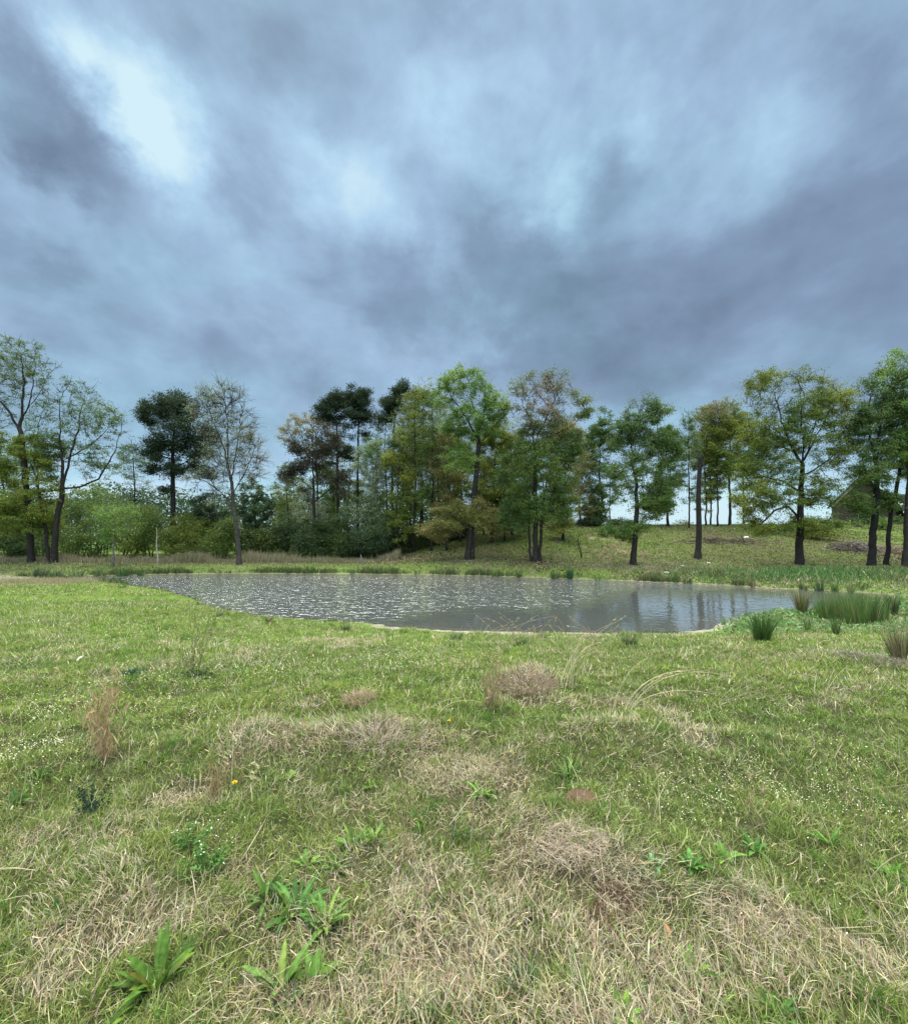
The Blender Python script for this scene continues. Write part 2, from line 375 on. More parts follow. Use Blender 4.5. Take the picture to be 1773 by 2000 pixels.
wx = np.linspace(SHR[:, 0].min()-1.5, SHR[:, 0].max()+1.5, 60); wy = np.linspace(SHR[:, 1].min()-.5, SHR[:, 1].max()+.6, 40)
WX, WY = np.meshgrid(wx, wy); ii = np.arange(WX.size).reshape(WX.shape)
q = np.stack([ii[:-1, :-1], ii[:-1, 1:], ii[1:, 1:], ii[1:, :-1]], -1).reshape(-1, 4)
pw = new_mesh('pond_water', np.stack([WX.ravel(), WY.ravel(), np.full(WX.size, ZW)], 1), q, np.full(len(q), 4), mw)
tag(pw, 'rippled grey pond water', kind='structure')
# ------------------------------------------------------------------ grass (uncountable: stuff)
def jitter(cols, a=.18):
    n = len(cols); return np.clip(cols*(1+rng.normal(0, a, (n, 1)))*(1+rng.normal(0, a*.3, (n, 3))), .004, .8)
def blades(name, P, length, width, az, lean, curl, cols, mat, parent=None, loc=None, twist=None):
    """tapered curved blades: 2 quads + a tip triangle each"""
    n = len(P); dh = np.stack([np.cos(az), np.sin(az)], 1)
    if twist is None: twist = rng.uniform(0, 2*np.pi, n)
    sd = np.stack([np.cos(twist), np.sin(twist), np.zeros(n)], 1)
    pts = [P]; cur = P; ang = lean.copy()
    for k in range(3):
        st = np.concatenate([dh*np.sin(ang)[:, None], np.cos(ang)[:, None]], 1)*(length/3)[:, None]
        cur = cur+st; pts.append(cur); ang = ang+curl
    V = np.empty((n, 7, 3))
    for k, wf in ((0, .5), (1, .48), (2, .34)):
        V[:, 2*k] = pts[k]-sd*(width*wf)[:, None]; V[:, 2*k+1] = pts[k]+sd*(width*wf)[:, None]
    V[:, 6] = pts[3]
    b = (np.arange(n)*7)[:, None]
    lp = (b+np.array([0, 1, 3, 2, 2, 3, 5, 4, 4, 5, 6])[None]).ravel()
    sz = np.tile([4, 4, 3], n)
    cc = np.repeat(cols[:, None, :], 7, 1); cc[:, :2] *= .8; cc = cc.reshape(-1, 3)  # blade roots darkened, ambient occlusion painted into the colour
    return new_mesh(name, V.reshape(-1, 3), lp, sz, mat, parent, loc, cc)

NB = 1200000
U = rng.uniform(0, 1, NB); e = .34; y0, y1 = 1.05, 47.
Y = (y0**e+U*(y1**e-y0**e))**(1/e)
Y = np.concatenate([Y, 20+27*rng.uniform(0, 1, 170000)]); NB = len(Y)
X = rng.uniform(-1, 1, NB)*(1.08*Y+.9)
d = np.full(NB, 50.); m = (Y > 8) & (Y < 40); d[m] = sdist(X[m], Y[m])
s, lit, n1_, n2_ = zones(X, Y)
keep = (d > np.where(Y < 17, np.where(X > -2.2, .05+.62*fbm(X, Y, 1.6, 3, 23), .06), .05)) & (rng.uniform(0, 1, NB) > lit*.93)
pathm = np.exp(-((X+26.5)/5.)**4)*np.exp(-((Y-24.5)/2.2)**2); keep &= rng.uniform(0, 1, NB) > pathm*.95
bare = fbm(X, Y, 4.3, 2, 91); keep &= ~((bare < .25) & (Y < 9) & (rng.uniform(0, 1, NB) < .45))
X, Y, d, s, lit, n1_, n2_ = [a[keep] for a in (X, Y, d, s, lit, n1_, n2_)]; n = len(X)
Z = H(X, Y, d)
lush = np.exp(-((X-19)/9.)**2)*sm(Y, 21, 22.5)*(1-sm(Y, 25, 27.5)); dry = rng.uniform(0, 1, n) < (s*.70+.07+.16*sm(fbm(X, Y, 1.9, 3, 86), .45, .65)*sm(Y, 4, 7)+.30*sm(Y, 25.5, 27)*(1-sm(Y, 33, 35)))*(1-.85*lush)
lod = np.maximum(1, Y/2.3)
wd = .0024*lod**.88*np.exp(rng.normal(0, .33, n))
patch = fbm(X, Y, .8, 3, 61)
ln = rng.uniform(.026, .082, n)*(.5+.9*patch)*lod**.22
ln = ln*(.45+.55*sm(d, .4, 1.6)); marsh = sm(X, 6.0, 8.5)*sm(Y, 9.5, 12)*(1-sm(Y, 24, 27)); ln = ln*(1+.7*marsh); wd = wd*(1+.5*marsh)
lush = np.exp(-((X-19)/9.)**2)*sm(Y, 21, 22.5)*(1-sm(Y, 25, 27.5)); ln = ln*(1+1.7*lush)
ln = np.where(dry, ln*1.25, ln)
# combed direction fields for matted straw
fld = fbm(X, Y, 1.3, 2, 71)*4*np.pi
az = np.where(dry, fld+rng.normal(0, 1.3, n), rng.uniform(0, 2*np.pi, n))
lean = np.where(dry, rng.uniform(.5, 1.5, n), np.abs(rng.normal(.65, .4, n)))
curl = np.where(dry, rng.normal(.05, .45, n), rng.uniform(-.1, .75, n))
ga = np.array([.195, .270, .040]); gb = np.array([.115, .205, .032]); gc = np.array([.305, .355, .070]); ge = np.array([.235, .265, .080])
hv = np.clip(fbm(X, Y, .9, 3, 81)*2.8-.9, 0, 1)[:, None]; hw = np.clip(fbm(X, Y, 2.6, 2, 82)*1.8-.4, 0, 1)[:, None]
green = (gb*(1-hv)+ga*hv)*(1-hw*.55)+gc*hw*.55
oli = ((1-sm(Y, 3.2, 4.6))*.65)[:, None]; green = green*(1-oli)+ge*oli
far = sm(Y, 20, 27)[:, None]; green = green*(1-far)+(np.array([.110, .165, .030])*(1-hw)+np.array([.210, .220, .060])*hw)*far
green = green*(1-lush[:, None])+np.array([.055, .150, .022])*lush[:, None]
mg = (marsh*(X > 8))[:, None]; green = green*(1-mg*.5)+np.array([.13, .20, .075])*mg*.5
sa = np.array([.50, .415, .25]); sb = np.array([.41, .35, .235]); sc_ = np.array([.27, .21, .12]); sp_ = np.array([.54, .43, .32])
r = rng.uniform(0, 1, n)[:, None]; straw = np.where(r < .5, sa, np.where(r < .75, sb, np.where(r < .9, sc_, sp_)))
straw = straw*(1-far*.45)*1.14
dul = sm(fbm(X, Y, .42, 4, 84), .40, .64)*sm(Y, 3.5, 6); green = green*(1-.42*dul[:, None])+np.array([.17, .165, .07])*.42*dul[:, None]; green = green*(1.08-.42*sm(Y, 24, 30))[:, None]*np.exp(rng.normal(0, .22, (n, 1))); cols = jitter(np.where(dry[:, None], straw, green), .27)  # far green darkened, partly painting the shade below the hill trees
P = np.stack([X, Y, Z-.004], 1)
P[:, 2] += np.where(dry, rng.uniform(0, .035, n)*np.clip(1.6-Y/12, .3, 1), 0)
# scattered greener grass tufts in the near meadow
kt = 2600; tu = rng.uniform(0, 1, kt); TY = (1.2**.5+tu*(13**.5-1.2**.5))**2; TX = rng.uniform(-1, 1, kt)*(1.08*TY+.6); td = np.full(kt, 50.); mm = TY > 8; td[mm] = sdist(TX[mm], TY[mm]); kk = td > .7; TX, TY = TX[kk], TY[kk]; kt = len(TX)
nb_ = rng.integers(8, 34, kt); rep = np.repeat(np.arange(kt), nb_); m_ = len(rep); tr_ = rng.uniform(.015, .05, kt)*np.maximum(1, TY/4); aa = rng.uniform(0, 6.28, m_); rq = np.sqrt(rng.uniform(0, 1, m_))*tr_[rep]
bx_ = TX[rep]+rq*np.cos(aa); by_ = TY[rep]+rq*np.sin(aa); bz_ = H(bx_, by_, np.full(m_, 50.) if False else None); tl_ = rng.uniform(.05, .12, kt)[rep]*rng.uniform(.5, 1.1, m_)*np.maximum(1, by_/5)**.25
thue = rng.uniform(0, 1, (kt, 1)); tcol = (np.array([.10, .21, .035])*thue+np.array([.24, .30, .055])*(1-thue))[rep]
P = np.concatenate([P, np.stack([bx_, by_, bz_], 1)]); ln = np.concatenate([ln, tl_]); wd = np.concatenate([wd, .0030*np.maximum(1, by_/2.3)**.86]); az = np.concatenate([az, aa+rng.normal(0, .6, m_)])
lean = np.concatenate([lean, np.abs(rng.normal(.35, .3, m_))]); curl = np.concatenate([curl, rng.uniform(.05, .55, m_)]); cols = np.concatenate([cols, jitter(tcol, .15)]); dry = np.concatenate([dry, np.zeros(m_, bool)]); X = P[:, 0]; Y = P[:, 1]; d = np.concatenate([d, np.full(m_, 9.)])
nearm = (Y < 17) | ((X < -8) & (Y < 26) & (d > 0) & (Y < 26))
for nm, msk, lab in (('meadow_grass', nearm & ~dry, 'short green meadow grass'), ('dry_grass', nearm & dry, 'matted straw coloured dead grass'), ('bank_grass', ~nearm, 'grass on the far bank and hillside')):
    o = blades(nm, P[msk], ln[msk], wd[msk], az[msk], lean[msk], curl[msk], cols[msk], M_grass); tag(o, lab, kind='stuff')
# far bank: taller straw fringe below the trees on the left
k = 26000
X = rng.uniform(-38, -4, k); Y = 33.2+rng.normal(0, .5, k)+(X+20)*.02; Z = H(X, Y)
c = jitter(np.where(rng.uniform(0, 1, (k, 1)) < .62, np.array([.33, .26, .17]), np.array([.13, .16, .06])), .2)
hN = np.clip(fbm(X, Y, .6, 2, 19)*1.7-.2, .2, 1.3)
tag(blades('tall_dry_grass', np.stack([X, Y, Z], 1), rng.uniform(.25, .95, k)*hN, np.full(k, .022), rng.uniform(0, 6.3, k), np.abs(rng.normal(.15, .12, k)), rng.uniform(0, .25, k), c, M_grass),
    'tall dead grass fringe in front of the left wood', kind='stuff')
# near straw fringe left of pond
k = 5000
g0 = ground_hit(100, 1136); X = g0[0]+rng.normal(0, 1.6, k); Y = g0[1]+rng.normal(0, .7, k); kk = sdist(X, Y) > .05; X, Y = X[kk], Y[kk]; k = len(X)
tag(blades('shore_dry_grass', np.stack([X, Y, H(X, Y)], 1), rng.uniform(.08, .27, k), np.full(k, .012), rng.uniform(0, 6.3, k), np.abs(rng.normal(.3, .2, k)), rng.uniform(0, .3, k), jitter(np.tile([.36, .30, .17], (k, 1))), M_grass),
    'dead grass along the left shore of the pond', kind='stuff')
# continuous sedge fringe along the water's edge
nF = len(SHR); nx_ = np.roll(SHR, -1, 0)-SHR; nx_ /= np.linalg.norm(nx_, axis=1, keepdims=True)+1e-9
k = 42000; ii_ = rng.integers(0, nF, k); off = np.abs(rng.normal(0, .22, k))+.03; pt = SHR[ii_]+nx_[ii_]*rng.uniform(0, .5, (k, 1)); nr_ = np.stack([nx_[ii_, 1], -nx_[ii_, 0]], 1)
pt = pt+nr_*off[:, None]; X, Y = pt[:, 0], pt[:, 1]; dS = sdist(X, Y); den = sm(fbm(X, Y, .55, 3, 37), .38, .62); kk = (dS > -.12) & (rng.uniform(0, 1, k) < np.where(Y > 17, .12+den, (den-.15)*.8)) & ~((Y < 20) & (X > 7)); X, Y, den = X[kk], Y[kk], den[kk]; k = len(X)
fc = np.where(rng.uniform(0, 1, (k, 1)) < .62, np.array([.055, .095, .028]), np.where(rng.uniform(0, 1, (k, 1)) < .5, np.array([.14, .19, .05]), np.array([.28, .23, .12])))
tag(blades('shore_sedge', np.stack([X, Y, np.maximum(H(X, Y), ZW)-.02], 1), rng.uniform(.08, .30, k)*np.where(Y > 17, .5+den, .45), .0024*np.maximum(1, Y/2.3)**.9*rng.uniform(.7, 1.2, k), rng.uniform(0, 6.3, k), np.abs(rng.normal(.25, .2, k)), rng.uniform(0, .4, k), jitter(fc, .2), M_grass),
    "dark sedge fringe along the water's edge", kind='stuff')
# wispy seed stalks all over the meadow: too many to count
k = 1100; Y = 2.2+10*rng.uniform(0, 1, k)**.8; X = rng.uniform(-1, 1, k)*(Y+.4); kk = (fbm(X, Y, .7, 2, 44) > .45) & (sdist(X, Y) > .3); X, Y = X[kk], Y[kk]; k = len(X)
tag(blades('seed_stalks', np.stack([X, Y, H(X, Y)], 1), rng.uniform(.14, .40, k), .0030*np.maximum(1, Y/3)**.8, rng.uniform(0, 6.3, k), np.abs(rng.normal(.25, .25, k)), rng.normal(.12, .22, k), jitter(np.where(rng.uniform(0, 1, (k, 1)) < .6, np.array([.50, .44, .26]), np.array([.34, .36, .14])), .15), M_grass),
    'wispy pale seed stalks standing in the meadow', kind='stuff')
# white meadow flowers
fl_px = [(100,1400,170,70,1500),(60,1480,120,40,500),(250,1360,150,30,400),(620,1310,260,45,1100),(330,1400,120,30,300),(900,1310,200,50,500),(1560,1560,230,60,1300),(1330,1560,120,60,300),
         (1400,1640,60,40,60),(1000,1350,100,20,400),(1700,1530,120,60,300),(1380,1400,160,60,200),(400,1260,250,40,400),(390,1660,60,30,40),(900,1700,800,250,60),(700,1480,400,60,80),(1700,1230,150,25,500)]
FX = []; FY = []
for (px, py, rx, ry, c) in fl_px:
    g = ground_hit(px, py); Yc = g[1]; hh = CAMH-g[2]
    c = int(c*(.9 if px > 1250 else 1.6)); FX.append(g[0]+rng.normal(0, .6, c)*rx*Yc/F); FY.append(Yc+rng.normal(0, .6, c)*ry*Yc*Yc/(F*hh))
X = np.concatenate(FX); Y = np.maximum(np.concatenate(FY), 1.3); kk = (fbm(X, Y, 2.2, 2, 33) > .42) & ((Y < 9) | (sdist(X, Y) > .4)); X, Y = X[kk], Y[kk]; k = len(X)
Z = H(X, Y)+rng.uniform(.05, .11, k)*np.maximum(1, Y/6)**.3
r_ = .0026*np.maximum(1, Y/2.8)**.75*rng.uniform(.7, 1.3, k)
tx_, ty_ = rng.normal(0, .35, k), rng.normal(-.2, .35, k); V = np.empty((k, 6, 3))
for i in range(6):
    a = i*np.pi/3; V[:, i, 0] = X+r_*np.cos(a); V[:, i, 1] = Y+r_*np.sin(a); V[:, i, 2] = Z+r_*(np.cos(a)*tx_+np.sin(a)*ty_)
c = np.repeat(jitter(np.tile([.68, .68, .42], (k, 1)), .08)[:, None], 6, 1).reshape(-1, 3)
tag(new_mesh('white_flowers', V.reshape(-1, 3), np.arange(k*6), np.full(k, 6), M_plain, None, None, c), 'tiny white flowers sprinkled in the grass', kind='stuff')
# fallen dead leaves under the far trees
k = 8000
eid = rng.integers(0, len(litter_shade_el), k); E = np.array(litter_shade_el)[eid]
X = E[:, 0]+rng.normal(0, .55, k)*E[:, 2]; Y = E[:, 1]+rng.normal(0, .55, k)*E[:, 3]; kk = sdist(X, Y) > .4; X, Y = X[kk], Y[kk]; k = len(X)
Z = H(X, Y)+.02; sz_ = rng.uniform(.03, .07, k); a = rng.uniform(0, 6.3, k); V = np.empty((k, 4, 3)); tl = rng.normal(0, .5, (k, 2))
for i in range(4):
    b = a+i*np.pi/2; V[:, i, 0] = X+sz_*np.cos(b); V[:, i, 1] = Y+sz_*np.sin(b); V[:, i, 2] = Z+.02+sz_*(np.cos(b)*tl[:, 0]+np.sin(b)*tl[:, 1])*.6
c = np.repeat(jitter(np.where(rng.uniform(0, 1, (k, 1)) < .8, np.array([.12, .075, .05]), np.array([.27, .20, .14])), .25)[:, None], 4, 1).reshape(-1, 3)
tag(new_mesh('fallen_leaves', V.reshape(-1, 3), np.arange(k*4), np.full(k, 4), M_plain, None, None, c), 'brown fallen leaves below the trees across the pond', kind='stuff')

# ------------------------------------------------------------------ trees
def tubes(p0, p1, d0, d1, r0, r1, sides):
    n = len(p0)
    def ring(p, d, r):
        up = np.where(np.abs(d[:, 2:3]) > .9, np.array([[1., 0, 0]]), np.array([[0, 0, 1.]]))
        a = np.cross(d, up); a /= np.linalg.norm(a, axis=1, keepdims=True)+1e-9; b = np.cross(d, a)
        ang = np.arange(sides)*2*np.pi/sides
        return p[:, None]+(a[:, None]*np.cos(ang)[None, :, None]+b[:, None]*np.sin(ang)[None, :, None])*r[:, None, None]
    V = np.concatenate([ring(p0, d0, r0), ring(p1, d1, r1)], 1)
    i = np.arange(sides); j = (i+1) % sides
    f = np.stack([i, j, j+sides, i+sides], 1)[None]+(np.arange(n)*2*sides)[:, None, None]
    return V.reshape(-1, 3), f.reshape(-1, 4)
def tube_mesh(name, segs, mat, col, parent, cj=.1, smooth=True):
    """segs: list of (p0,p1,d0,d1,r0,r1,sides) arrays"""
    Vs = []; Fs = []; o = 0
    for s_ in segs:
        if len(s_[0]) == 0: continue
        v, f = tubes(*s_); Vs.append(v); Fs.append(f+o); o += len(v)
    V = np.concatenate(Vs); Fc = np.concatenate(Fs)
    cc = np.tile(np.array(col), (len(V), 1))*(1+cj*(fbm(V[:, 0]*3+V[:, 1], V[:, 2]*1.5, 1.1, 3, 3)-.5)[:, None]*3)
    return new_mesh(name, V, Fc, np.full(len(Fc), 4), mat, parent, None, np.clip(cc, .003, 1), smooth)
def leafquads(c, size, aspect=1.6, flat=0.0, axis=None, n_=4):
    n = len(c)
    u = rng.normal(0, 1, (n, 3)) if axis is None else axis+rng.normal(0, .35, (n, 3))
    u /= np.linalg.norm(u, axis=1, keepdims=True)
    w_ = rng.normal(0, 1, (n, 3)); w_[:, 2] += flat
    v_ = np.cross(u, w_); v_ /= np.linalg.norm(v_, axis=1, keepdims=True)+1e-9
    sz = (size*rng.uniform(.6, 1.35, n))[:, None]
    V = np.stack([c-u*sz*aspect*.5, c+v_*sz*.36, c+u*sz*aspect*.5, c-v_*sz*.36], 1)
    return V.reshape(-1, 3)
LEAFC = dict(teal=((.075, .118, .045), (.135, .185, .070)), green=((.056, .100, .022), (.130, .180, .038)), bright=((.095, .170, .035), (.20, .27, .06)),
             olive=((.10, .135, .022), (.20, .215, .035)), gold=((.20, .17, .05), (.27, .21, .08)), pale=((.20, .24, .14), (.30, .34, .20)),
             pine=((.020, .036, .016), (.042, .062, .028)), pink=((.22, .17, .13), (.16, .15, .09)), dark=((.028, .052, .020), (.055, .090, .03)),
             bronze=((.11, .11, .035), (.19, .16, .05)), blossom=((.42, .42, .36), (.25, .28, .18)), brownpine=((.040, .040, .024), (.065, .056, .034)))
BK = .80
def tree(name, label, base, trunk, crown, top_r=.16, leaf='green', nleaf=9000, lsize=.10, limbs=(), depth=None, group=None, natt=420, step=.34, style='leaf',
         spread=.34, bark=(.040, .034, .028), mix=None, twigs=2, twl=.5, crown_depth=.8, category='tree', seed=0, ntrunks=()):
    global rng
    bark = tuple(b_*BK for b_ in bark)
    rng = np.random.default_rng(1000+seed+int(base[0])*7+int(base[1]))
    if depth is None: g = ground_hit(*base); B = g
    else: w0 = Wp(base[0], 1000, depth); B = np.array([w0[0], depth, Hs(w0[0], depth)])
    Yd = B[1]; pxm = Yd/F
    root = empty(name, tuple(B)); tag(root, label, category, group)
    def loc(px, py, dy=0.0): return Wp(px, py, Yd+dy)*np.array([1, 0, 1])+np.array([0, Yd+dy, 0])-B
    pos = []; par = []
    def path(pts, parent):
        pts = [np.array(p) for p in pts]; last = parent
        for a, b in zip(pts[:-1], pts[1:]):
            m_ = max(1, int(np.linalg.norm(b-a)/step))
            for i in range(1, m_+1):
                q_ = a+(b-a)*i/m_+rng.normal(0, .02, 3)*np.array([1, 1, 0]); pos.append(q_); par.append(last); last = len(pos)-1
        return last
    def trunkpath(tp):
        st = loc(tp[0][0], tp[0][1]); st[2] = 0 if len(tp[0]) < 3 else st[2]
        st = np.array([st[0], 0 if len(tp[0]) < 3 else tp[0][2], -.1]); pos.append(st); par.append(-1)
        P_ = [st]+[loc(p[0], p[1], p[2] if len(p) > 2 else rng.normal(0, .1)) for p in tp[1:]]
        return path(P_, len(pos)-1)
    trunks_end = []
    if trunk:
        trunkpath([(base[0], base[1])]+list(trunk)); 
    for tp in ntrunks: trunkpath(tp)
    ntr = len(pos)
    for lb in limbs:
        P_ = [loc(p[0], p[1], p[2] if len(p) > 2 else rng.normal(0, .25)) for p in lb]
        dist = np.linalg.norm(np.array(pos)-P_[0], axis=1); k_ = int(dist.argmin()); P_[0] = pos[k_]; path(P_, k_)
    # attractors in the crown lobes
    tot = sum(c[2]*c[3]*(c[4] if len(c) > 4 else 1) for c in crown); A = []
    for c in crown:
        wgt = c[4] if len(c) > 4 else 1; k_ = max(4, int(natt*c[2]*c[3]*wgt/tot)); dy = c[5] if len(c) > 5 else 0.
        cc = loc(c[0], c[1], dy); u = rng.normal(0, 1, (k_, 3)); u /= np.linalg.norm(u, axis=1, keepdims=True)
        u *= (rng.uniform(0, 1, (k_, 1))**.36)
        A.append(cc+u*np.array([c[2]*pxm, c[2]*pxm*crown_depth, c[3]*pxm]))
    A = np.concatenate(A); A = A[A[:, 2] > .25]
    alive = np.ones(len(A), bool); Pn = np.array(pos); D2 = ((A[:, None]-Pn[None])**2).sum(2); near_i = D2.argmin(1); near_d = D2.min(1)
    par_l = list(par); pos_l = [p for p in pos]
    for it in range(90):
        if not alive.any() or len(pos_l) > 3800: break
        ai = np.where(alive)[0]; ni = near_i[ai]; vec = A[ai]-np.array(pos_l)[ni]; vec /= np.linalg.norm(vec, axis=1, keepdims=True)+1e-9
        un, inv = np.unique(ni, return_inverse=True); S_ = np.zeros((len(un), 3)); np.add.at(S_, inv, vec)
        S_ += rng.normal(0, .25, S_.shape); S_[:, 2] += .12 if style != 'pine' else 0
        S_ /= np.linalg.norm(S_, axis=1, keepdims=True)+1e-9
        new = np.array(pos_l)[un]+S_*step
        st = len(pos_l); pos_l.extend(list(new)); par_l.extend(un.tolist())
        D2 = ((A[ai][:, None]-new[None])**2).sum(2); mi = D2.argmin(1); md = D2.min(1)
        upd = md < near_d[ai]; near_i[ai[upd]] = st+mi[upd]; near_d[ai[upd]] = md[upd]
        alive[ai[near_d[ai] < (step*1.15)**2]] = False
    P_ = np.array(pos_l); PR = np.array(par_l); n = len(P_)
    cnt = np.zeros(n); child = np.bincount(PR[PR >= 0], minlength=n); cnt[child == 0] = 1
    for i in range(n-1, -1, -1):
        if PR[i] >= 0: cnt[PR[i]] += cnt[i]
    rt = .015
    top_r = top_r*.74; ex = max(.3, math.log(top_r/rt)/math.log(max(cnt.max(), 3))); R = rt*cnt**ex
    R = np.minimum(R, top_r)
    hgt = P_[:, 2]; R = np.maximum(R*(1-.52*np.clip(hgt/max(hgt.max(), 1), 0, 1)), rt*.8)
    R[:ntr] *= 1+.38*np.exp(-np.maximum(hgt[:ntr], 0)/.35)
    has = PR >= 0; ci = np.where(has)[0]; pi = PR[ci]
    dirs = np.zeros((n, 3)); dirs[ci] = P_[ci]-P_[pi]; dirs[~has] = (0, 0, 1); dirs /= np.linalg.norm(dirs, axis=1, keepdims=True)+1e-9
    # smooth the kinks
    for _ in range(2):
        Q_ = P_.copy(); ok = ci[(ci >= ntr)]; 
        nc = np.zeros((n, 3)); np.add.at(nc, PR[ok], P_[ok]); cc = np.bincount(PR[ok], minlength=n)
        mid = ok[cc[ok] > 0]; Q_[mid] = .5*P_[mid]+.25*P_[PR[mid]]+.25*nc[mid]/cc[mid][:, None]; P_ = Q_
    dirs[ci] = P_[ci]-P_[pi]; dirs /= np.linalg.norm(dirs, axis=1, keepdims=True)+1e-9
    r1 = R[ci]; r0 = np.minimum(R[pi], r1*1.25); d0 = dirs[pi]; 
    flip = (d0*dirs[ci]).sum(1) < .3; d0 = np.where(flip[:, None], dirs[ci], d0)
    big = r1 > .075; med = (r1 > .03) & ~big; sml = ~big & ~med
    tk = tube_mesh('trunk', [(P_[pi][big], P_[ci][big], d0[big], dirs[ci][big], r0[big], r1[big], 9)], M_bark, bark, root) if big.any() else None
    segs = [(P_[pi][mk], P_[ci][mk], d0[mk], dirs[ci][mk], r0[mk], r1[mk], sd) for mk, sd in ((med, 5), (sml, 3))]
    tips = np.where((cnt <= 5) & (np.arange(n) >= ntr))[0]
    if len(tips) == 0: tips = np.arange(n)
    if twigs:
        tt = np.repeat(tips, twigs); dv = dirs[tt]*.7+rng.normal(0, .55, (len(tt), 3)); dv[:, 2] += .25; dv /= np.linalg.norm(dv, axis=1, keepdims=True)
        e_ = P_[tt]+dv*(twl*rng.uniform(.4, 1.2, len(tt)))[:, None]; segs.append((P_[tt], e_, dv, dv, np.full(len(tt), .012), np.full(len(tt), .006), 3))
    else: e_ = P_[tips]
    tube_mesh('branches' if tk else 'trunk', segs, M_bark, np.array(bark)*1.1, root)
    if nleaf:
        nleaf = int(nleaf*(3.3 if style != 'pine' else .85)); src = np.concatenate([P_[tips], e_, (P_[tt]*.4+e_*.6) if twigs else e_]); k_ = rng.integers(0, len(src), nleaf)
        wts = fbm(src[:, 0]*1.0+5, src[:, 2]*1.5+src[:, 1], .8, 3, 5+seed); pr = np.clip(wts-.26, .025, 1)**1.4; k_ = rng.choice(len(src), nleaf, p=pr/pr.sum())
        if style == 'pine':
            cl = 26; kc = nleaf//cl; kk = rng.choice(len(src), kc, p=pr/pr.sum()); cen = src[kk]+rng.normal(0, .18, (kc, 3))*spread*2
            c = np.repeat(cen, cl, 0)+rng.normal(0, 1, (kc*cl, 3))*np.array([spread, spread, spread*.5]); ax = c-np.repeat(cen, cl, 0); ax[:, 2] += .15
            ax /= np.linalg.norm(ax, axis=1, keepdims=True)+1e-9
            V = leafquads(c, np.full(len(c), lsize), 2.6, axis=ax)
            shade = np.repeat(rng.uniform(0, 1, kc), cl)
        else:
            cl = 12; kc = max(1, nleaf//cl); k_ = rng.choice(len(src), kc, p=pr/pr.sum()); csz = rng.uniform(.35, 1.3, kc)[:, None]; nleaf = kc*cl; cid = np.repeat(np.arange(kc), cl); c = src[k_][cid]+rng.normal(0, 1, (nleaf, 3))*spread*.62*np.array([1, 1, .48])*csz[cid]; V = leafquads(c, np.full(nleaf, lsize*.76), 1.6, flat=.8)
            shade = np.clip(fbm(c[:, 0]+50, c[:, 2]*1.2+c[:, 1]*.5, .55, 3, 9+seed)*1.8-.4+rng.normal(0, .15, nleaf), 0, 1)
        ok = c[:, 2] > .3
        ca, cb = LEAFC[leaf]; cols = np.array(ca)*(1-shade[:, None])+np.array(cb)*shade[:, None]
        if mix:
            cm_, (mx0, my0, mx1, my1), amt = mix
            # a second leaf colour over part of the crown (young bronze or yellow shoots)
            wp = c+B; t0 = loc((mx0+mx1)/2, (my0+my1)/2); rx = abs(mx1-mx0)/2*pxm; rz = abs(my1-my0)/2*pxm
            wg = np.exp(-(((c[:, 0]-t0[0])/rx)**2+((c[:, 2]-t0[2])/rz)**2))*amt; mm = rng.uniform(0, 1, len(c)) < wg
            cols[mm] = np.array(LEAFC[cm_][0])*(1-shade[mm, None])+np.array(LEAFC[cm_][1])*shade[mm, None]
        cols = jitter(cols*1.38, .18); V = V.reshape(-1, 4, 3)[ok]; cols = cols[ok]
        new_mesh('crown', V.reshape(-1, 3), np.arange(len(V)*4), np.full(len(V), 4), M_leaf, root, None, np.repeat(cols, 4, 0))
    return root
# ------------------------------------------------------------------ the individual trees, left to right
GW = 'trees round the pond'
SP = dict(twigs=3, twl=.55)
tree('forked_tree', 'very tall sparse tree at the left edge, trunk forking into two upright tops', (62,1100), [(55,1000),(45,880),(38,835)],
     [(-10,770,55,90),(55,720,38,62),(30,700,40,50),(85,800,25,60,.5),(5,690,30,40),(112,715,9,16,.15)],
     limbs=[[(38,835),(15,795),(-20,770),(-50,720)],[(38,840),(45,790),(48,745),(40,690)],[(42,815),(70,775),(88,745),(100,725),(118,715)],[(45,790),(62,760),(70,700)]],
     top_r=.28, leaf='teal', nleaf=4300, lsize=.085, group=GW, spread=.26, twigs=3, twl=.5, natt=520)
tree('spreading_tree', 'sparse tree at the left with one long low limb sweeping out to the right', (104,1100), [(112,1010),(122,965),(122,900)],
     [(120,830,32,75),(165,820,38,75),(150,770,40,35),(205,820,28,40),(225,880,22,60,.7),(190,900,40,50,.5),(100,890,25,60)],
     limbs=[[(120,950),(160,952),(195,935),(215,900),(232,860),(240,820)],[(122,905),(150,885),(185,865),(215,835)],[(125,950),(135,900),(150,850),(160,790)],[(122,900),(118,850),(118,790)]],
     top_r=.26, leaf='teal', nleaf=5200, lsize=.085, group=GW, spread=.26, twigs=3, twl=.5, natt=560)
tree('leaning_trunk_tree', 'low olive green tree at the left edge in front of the tall forked trunk', (96,1100), [(90,1040),(80,980),(70,930)],
     [(30,880,45,40),(75,900,40,50),(20,950,55,45),(80,960,45,45),(60,1010,60,35),(10,1010,40,40)], top_r=.17, leaf='olive', nleaf=17000, lsize=.095, group=GW, spread=.34, natt=420)
tree('yellow_green_tree', 'yellow-green tree mass behind the two left trunks, cut by the photo edge', (20,1098), [(15,1000),(5,940)],
     [(-20,950,60,60),(20,900,40,50),(40,1000,50,50),(-10,1020,60,50)], depth=38, top_r=.2, leaf='bright', nleaf=9000, lsize=.10, group=GW, natt=320)
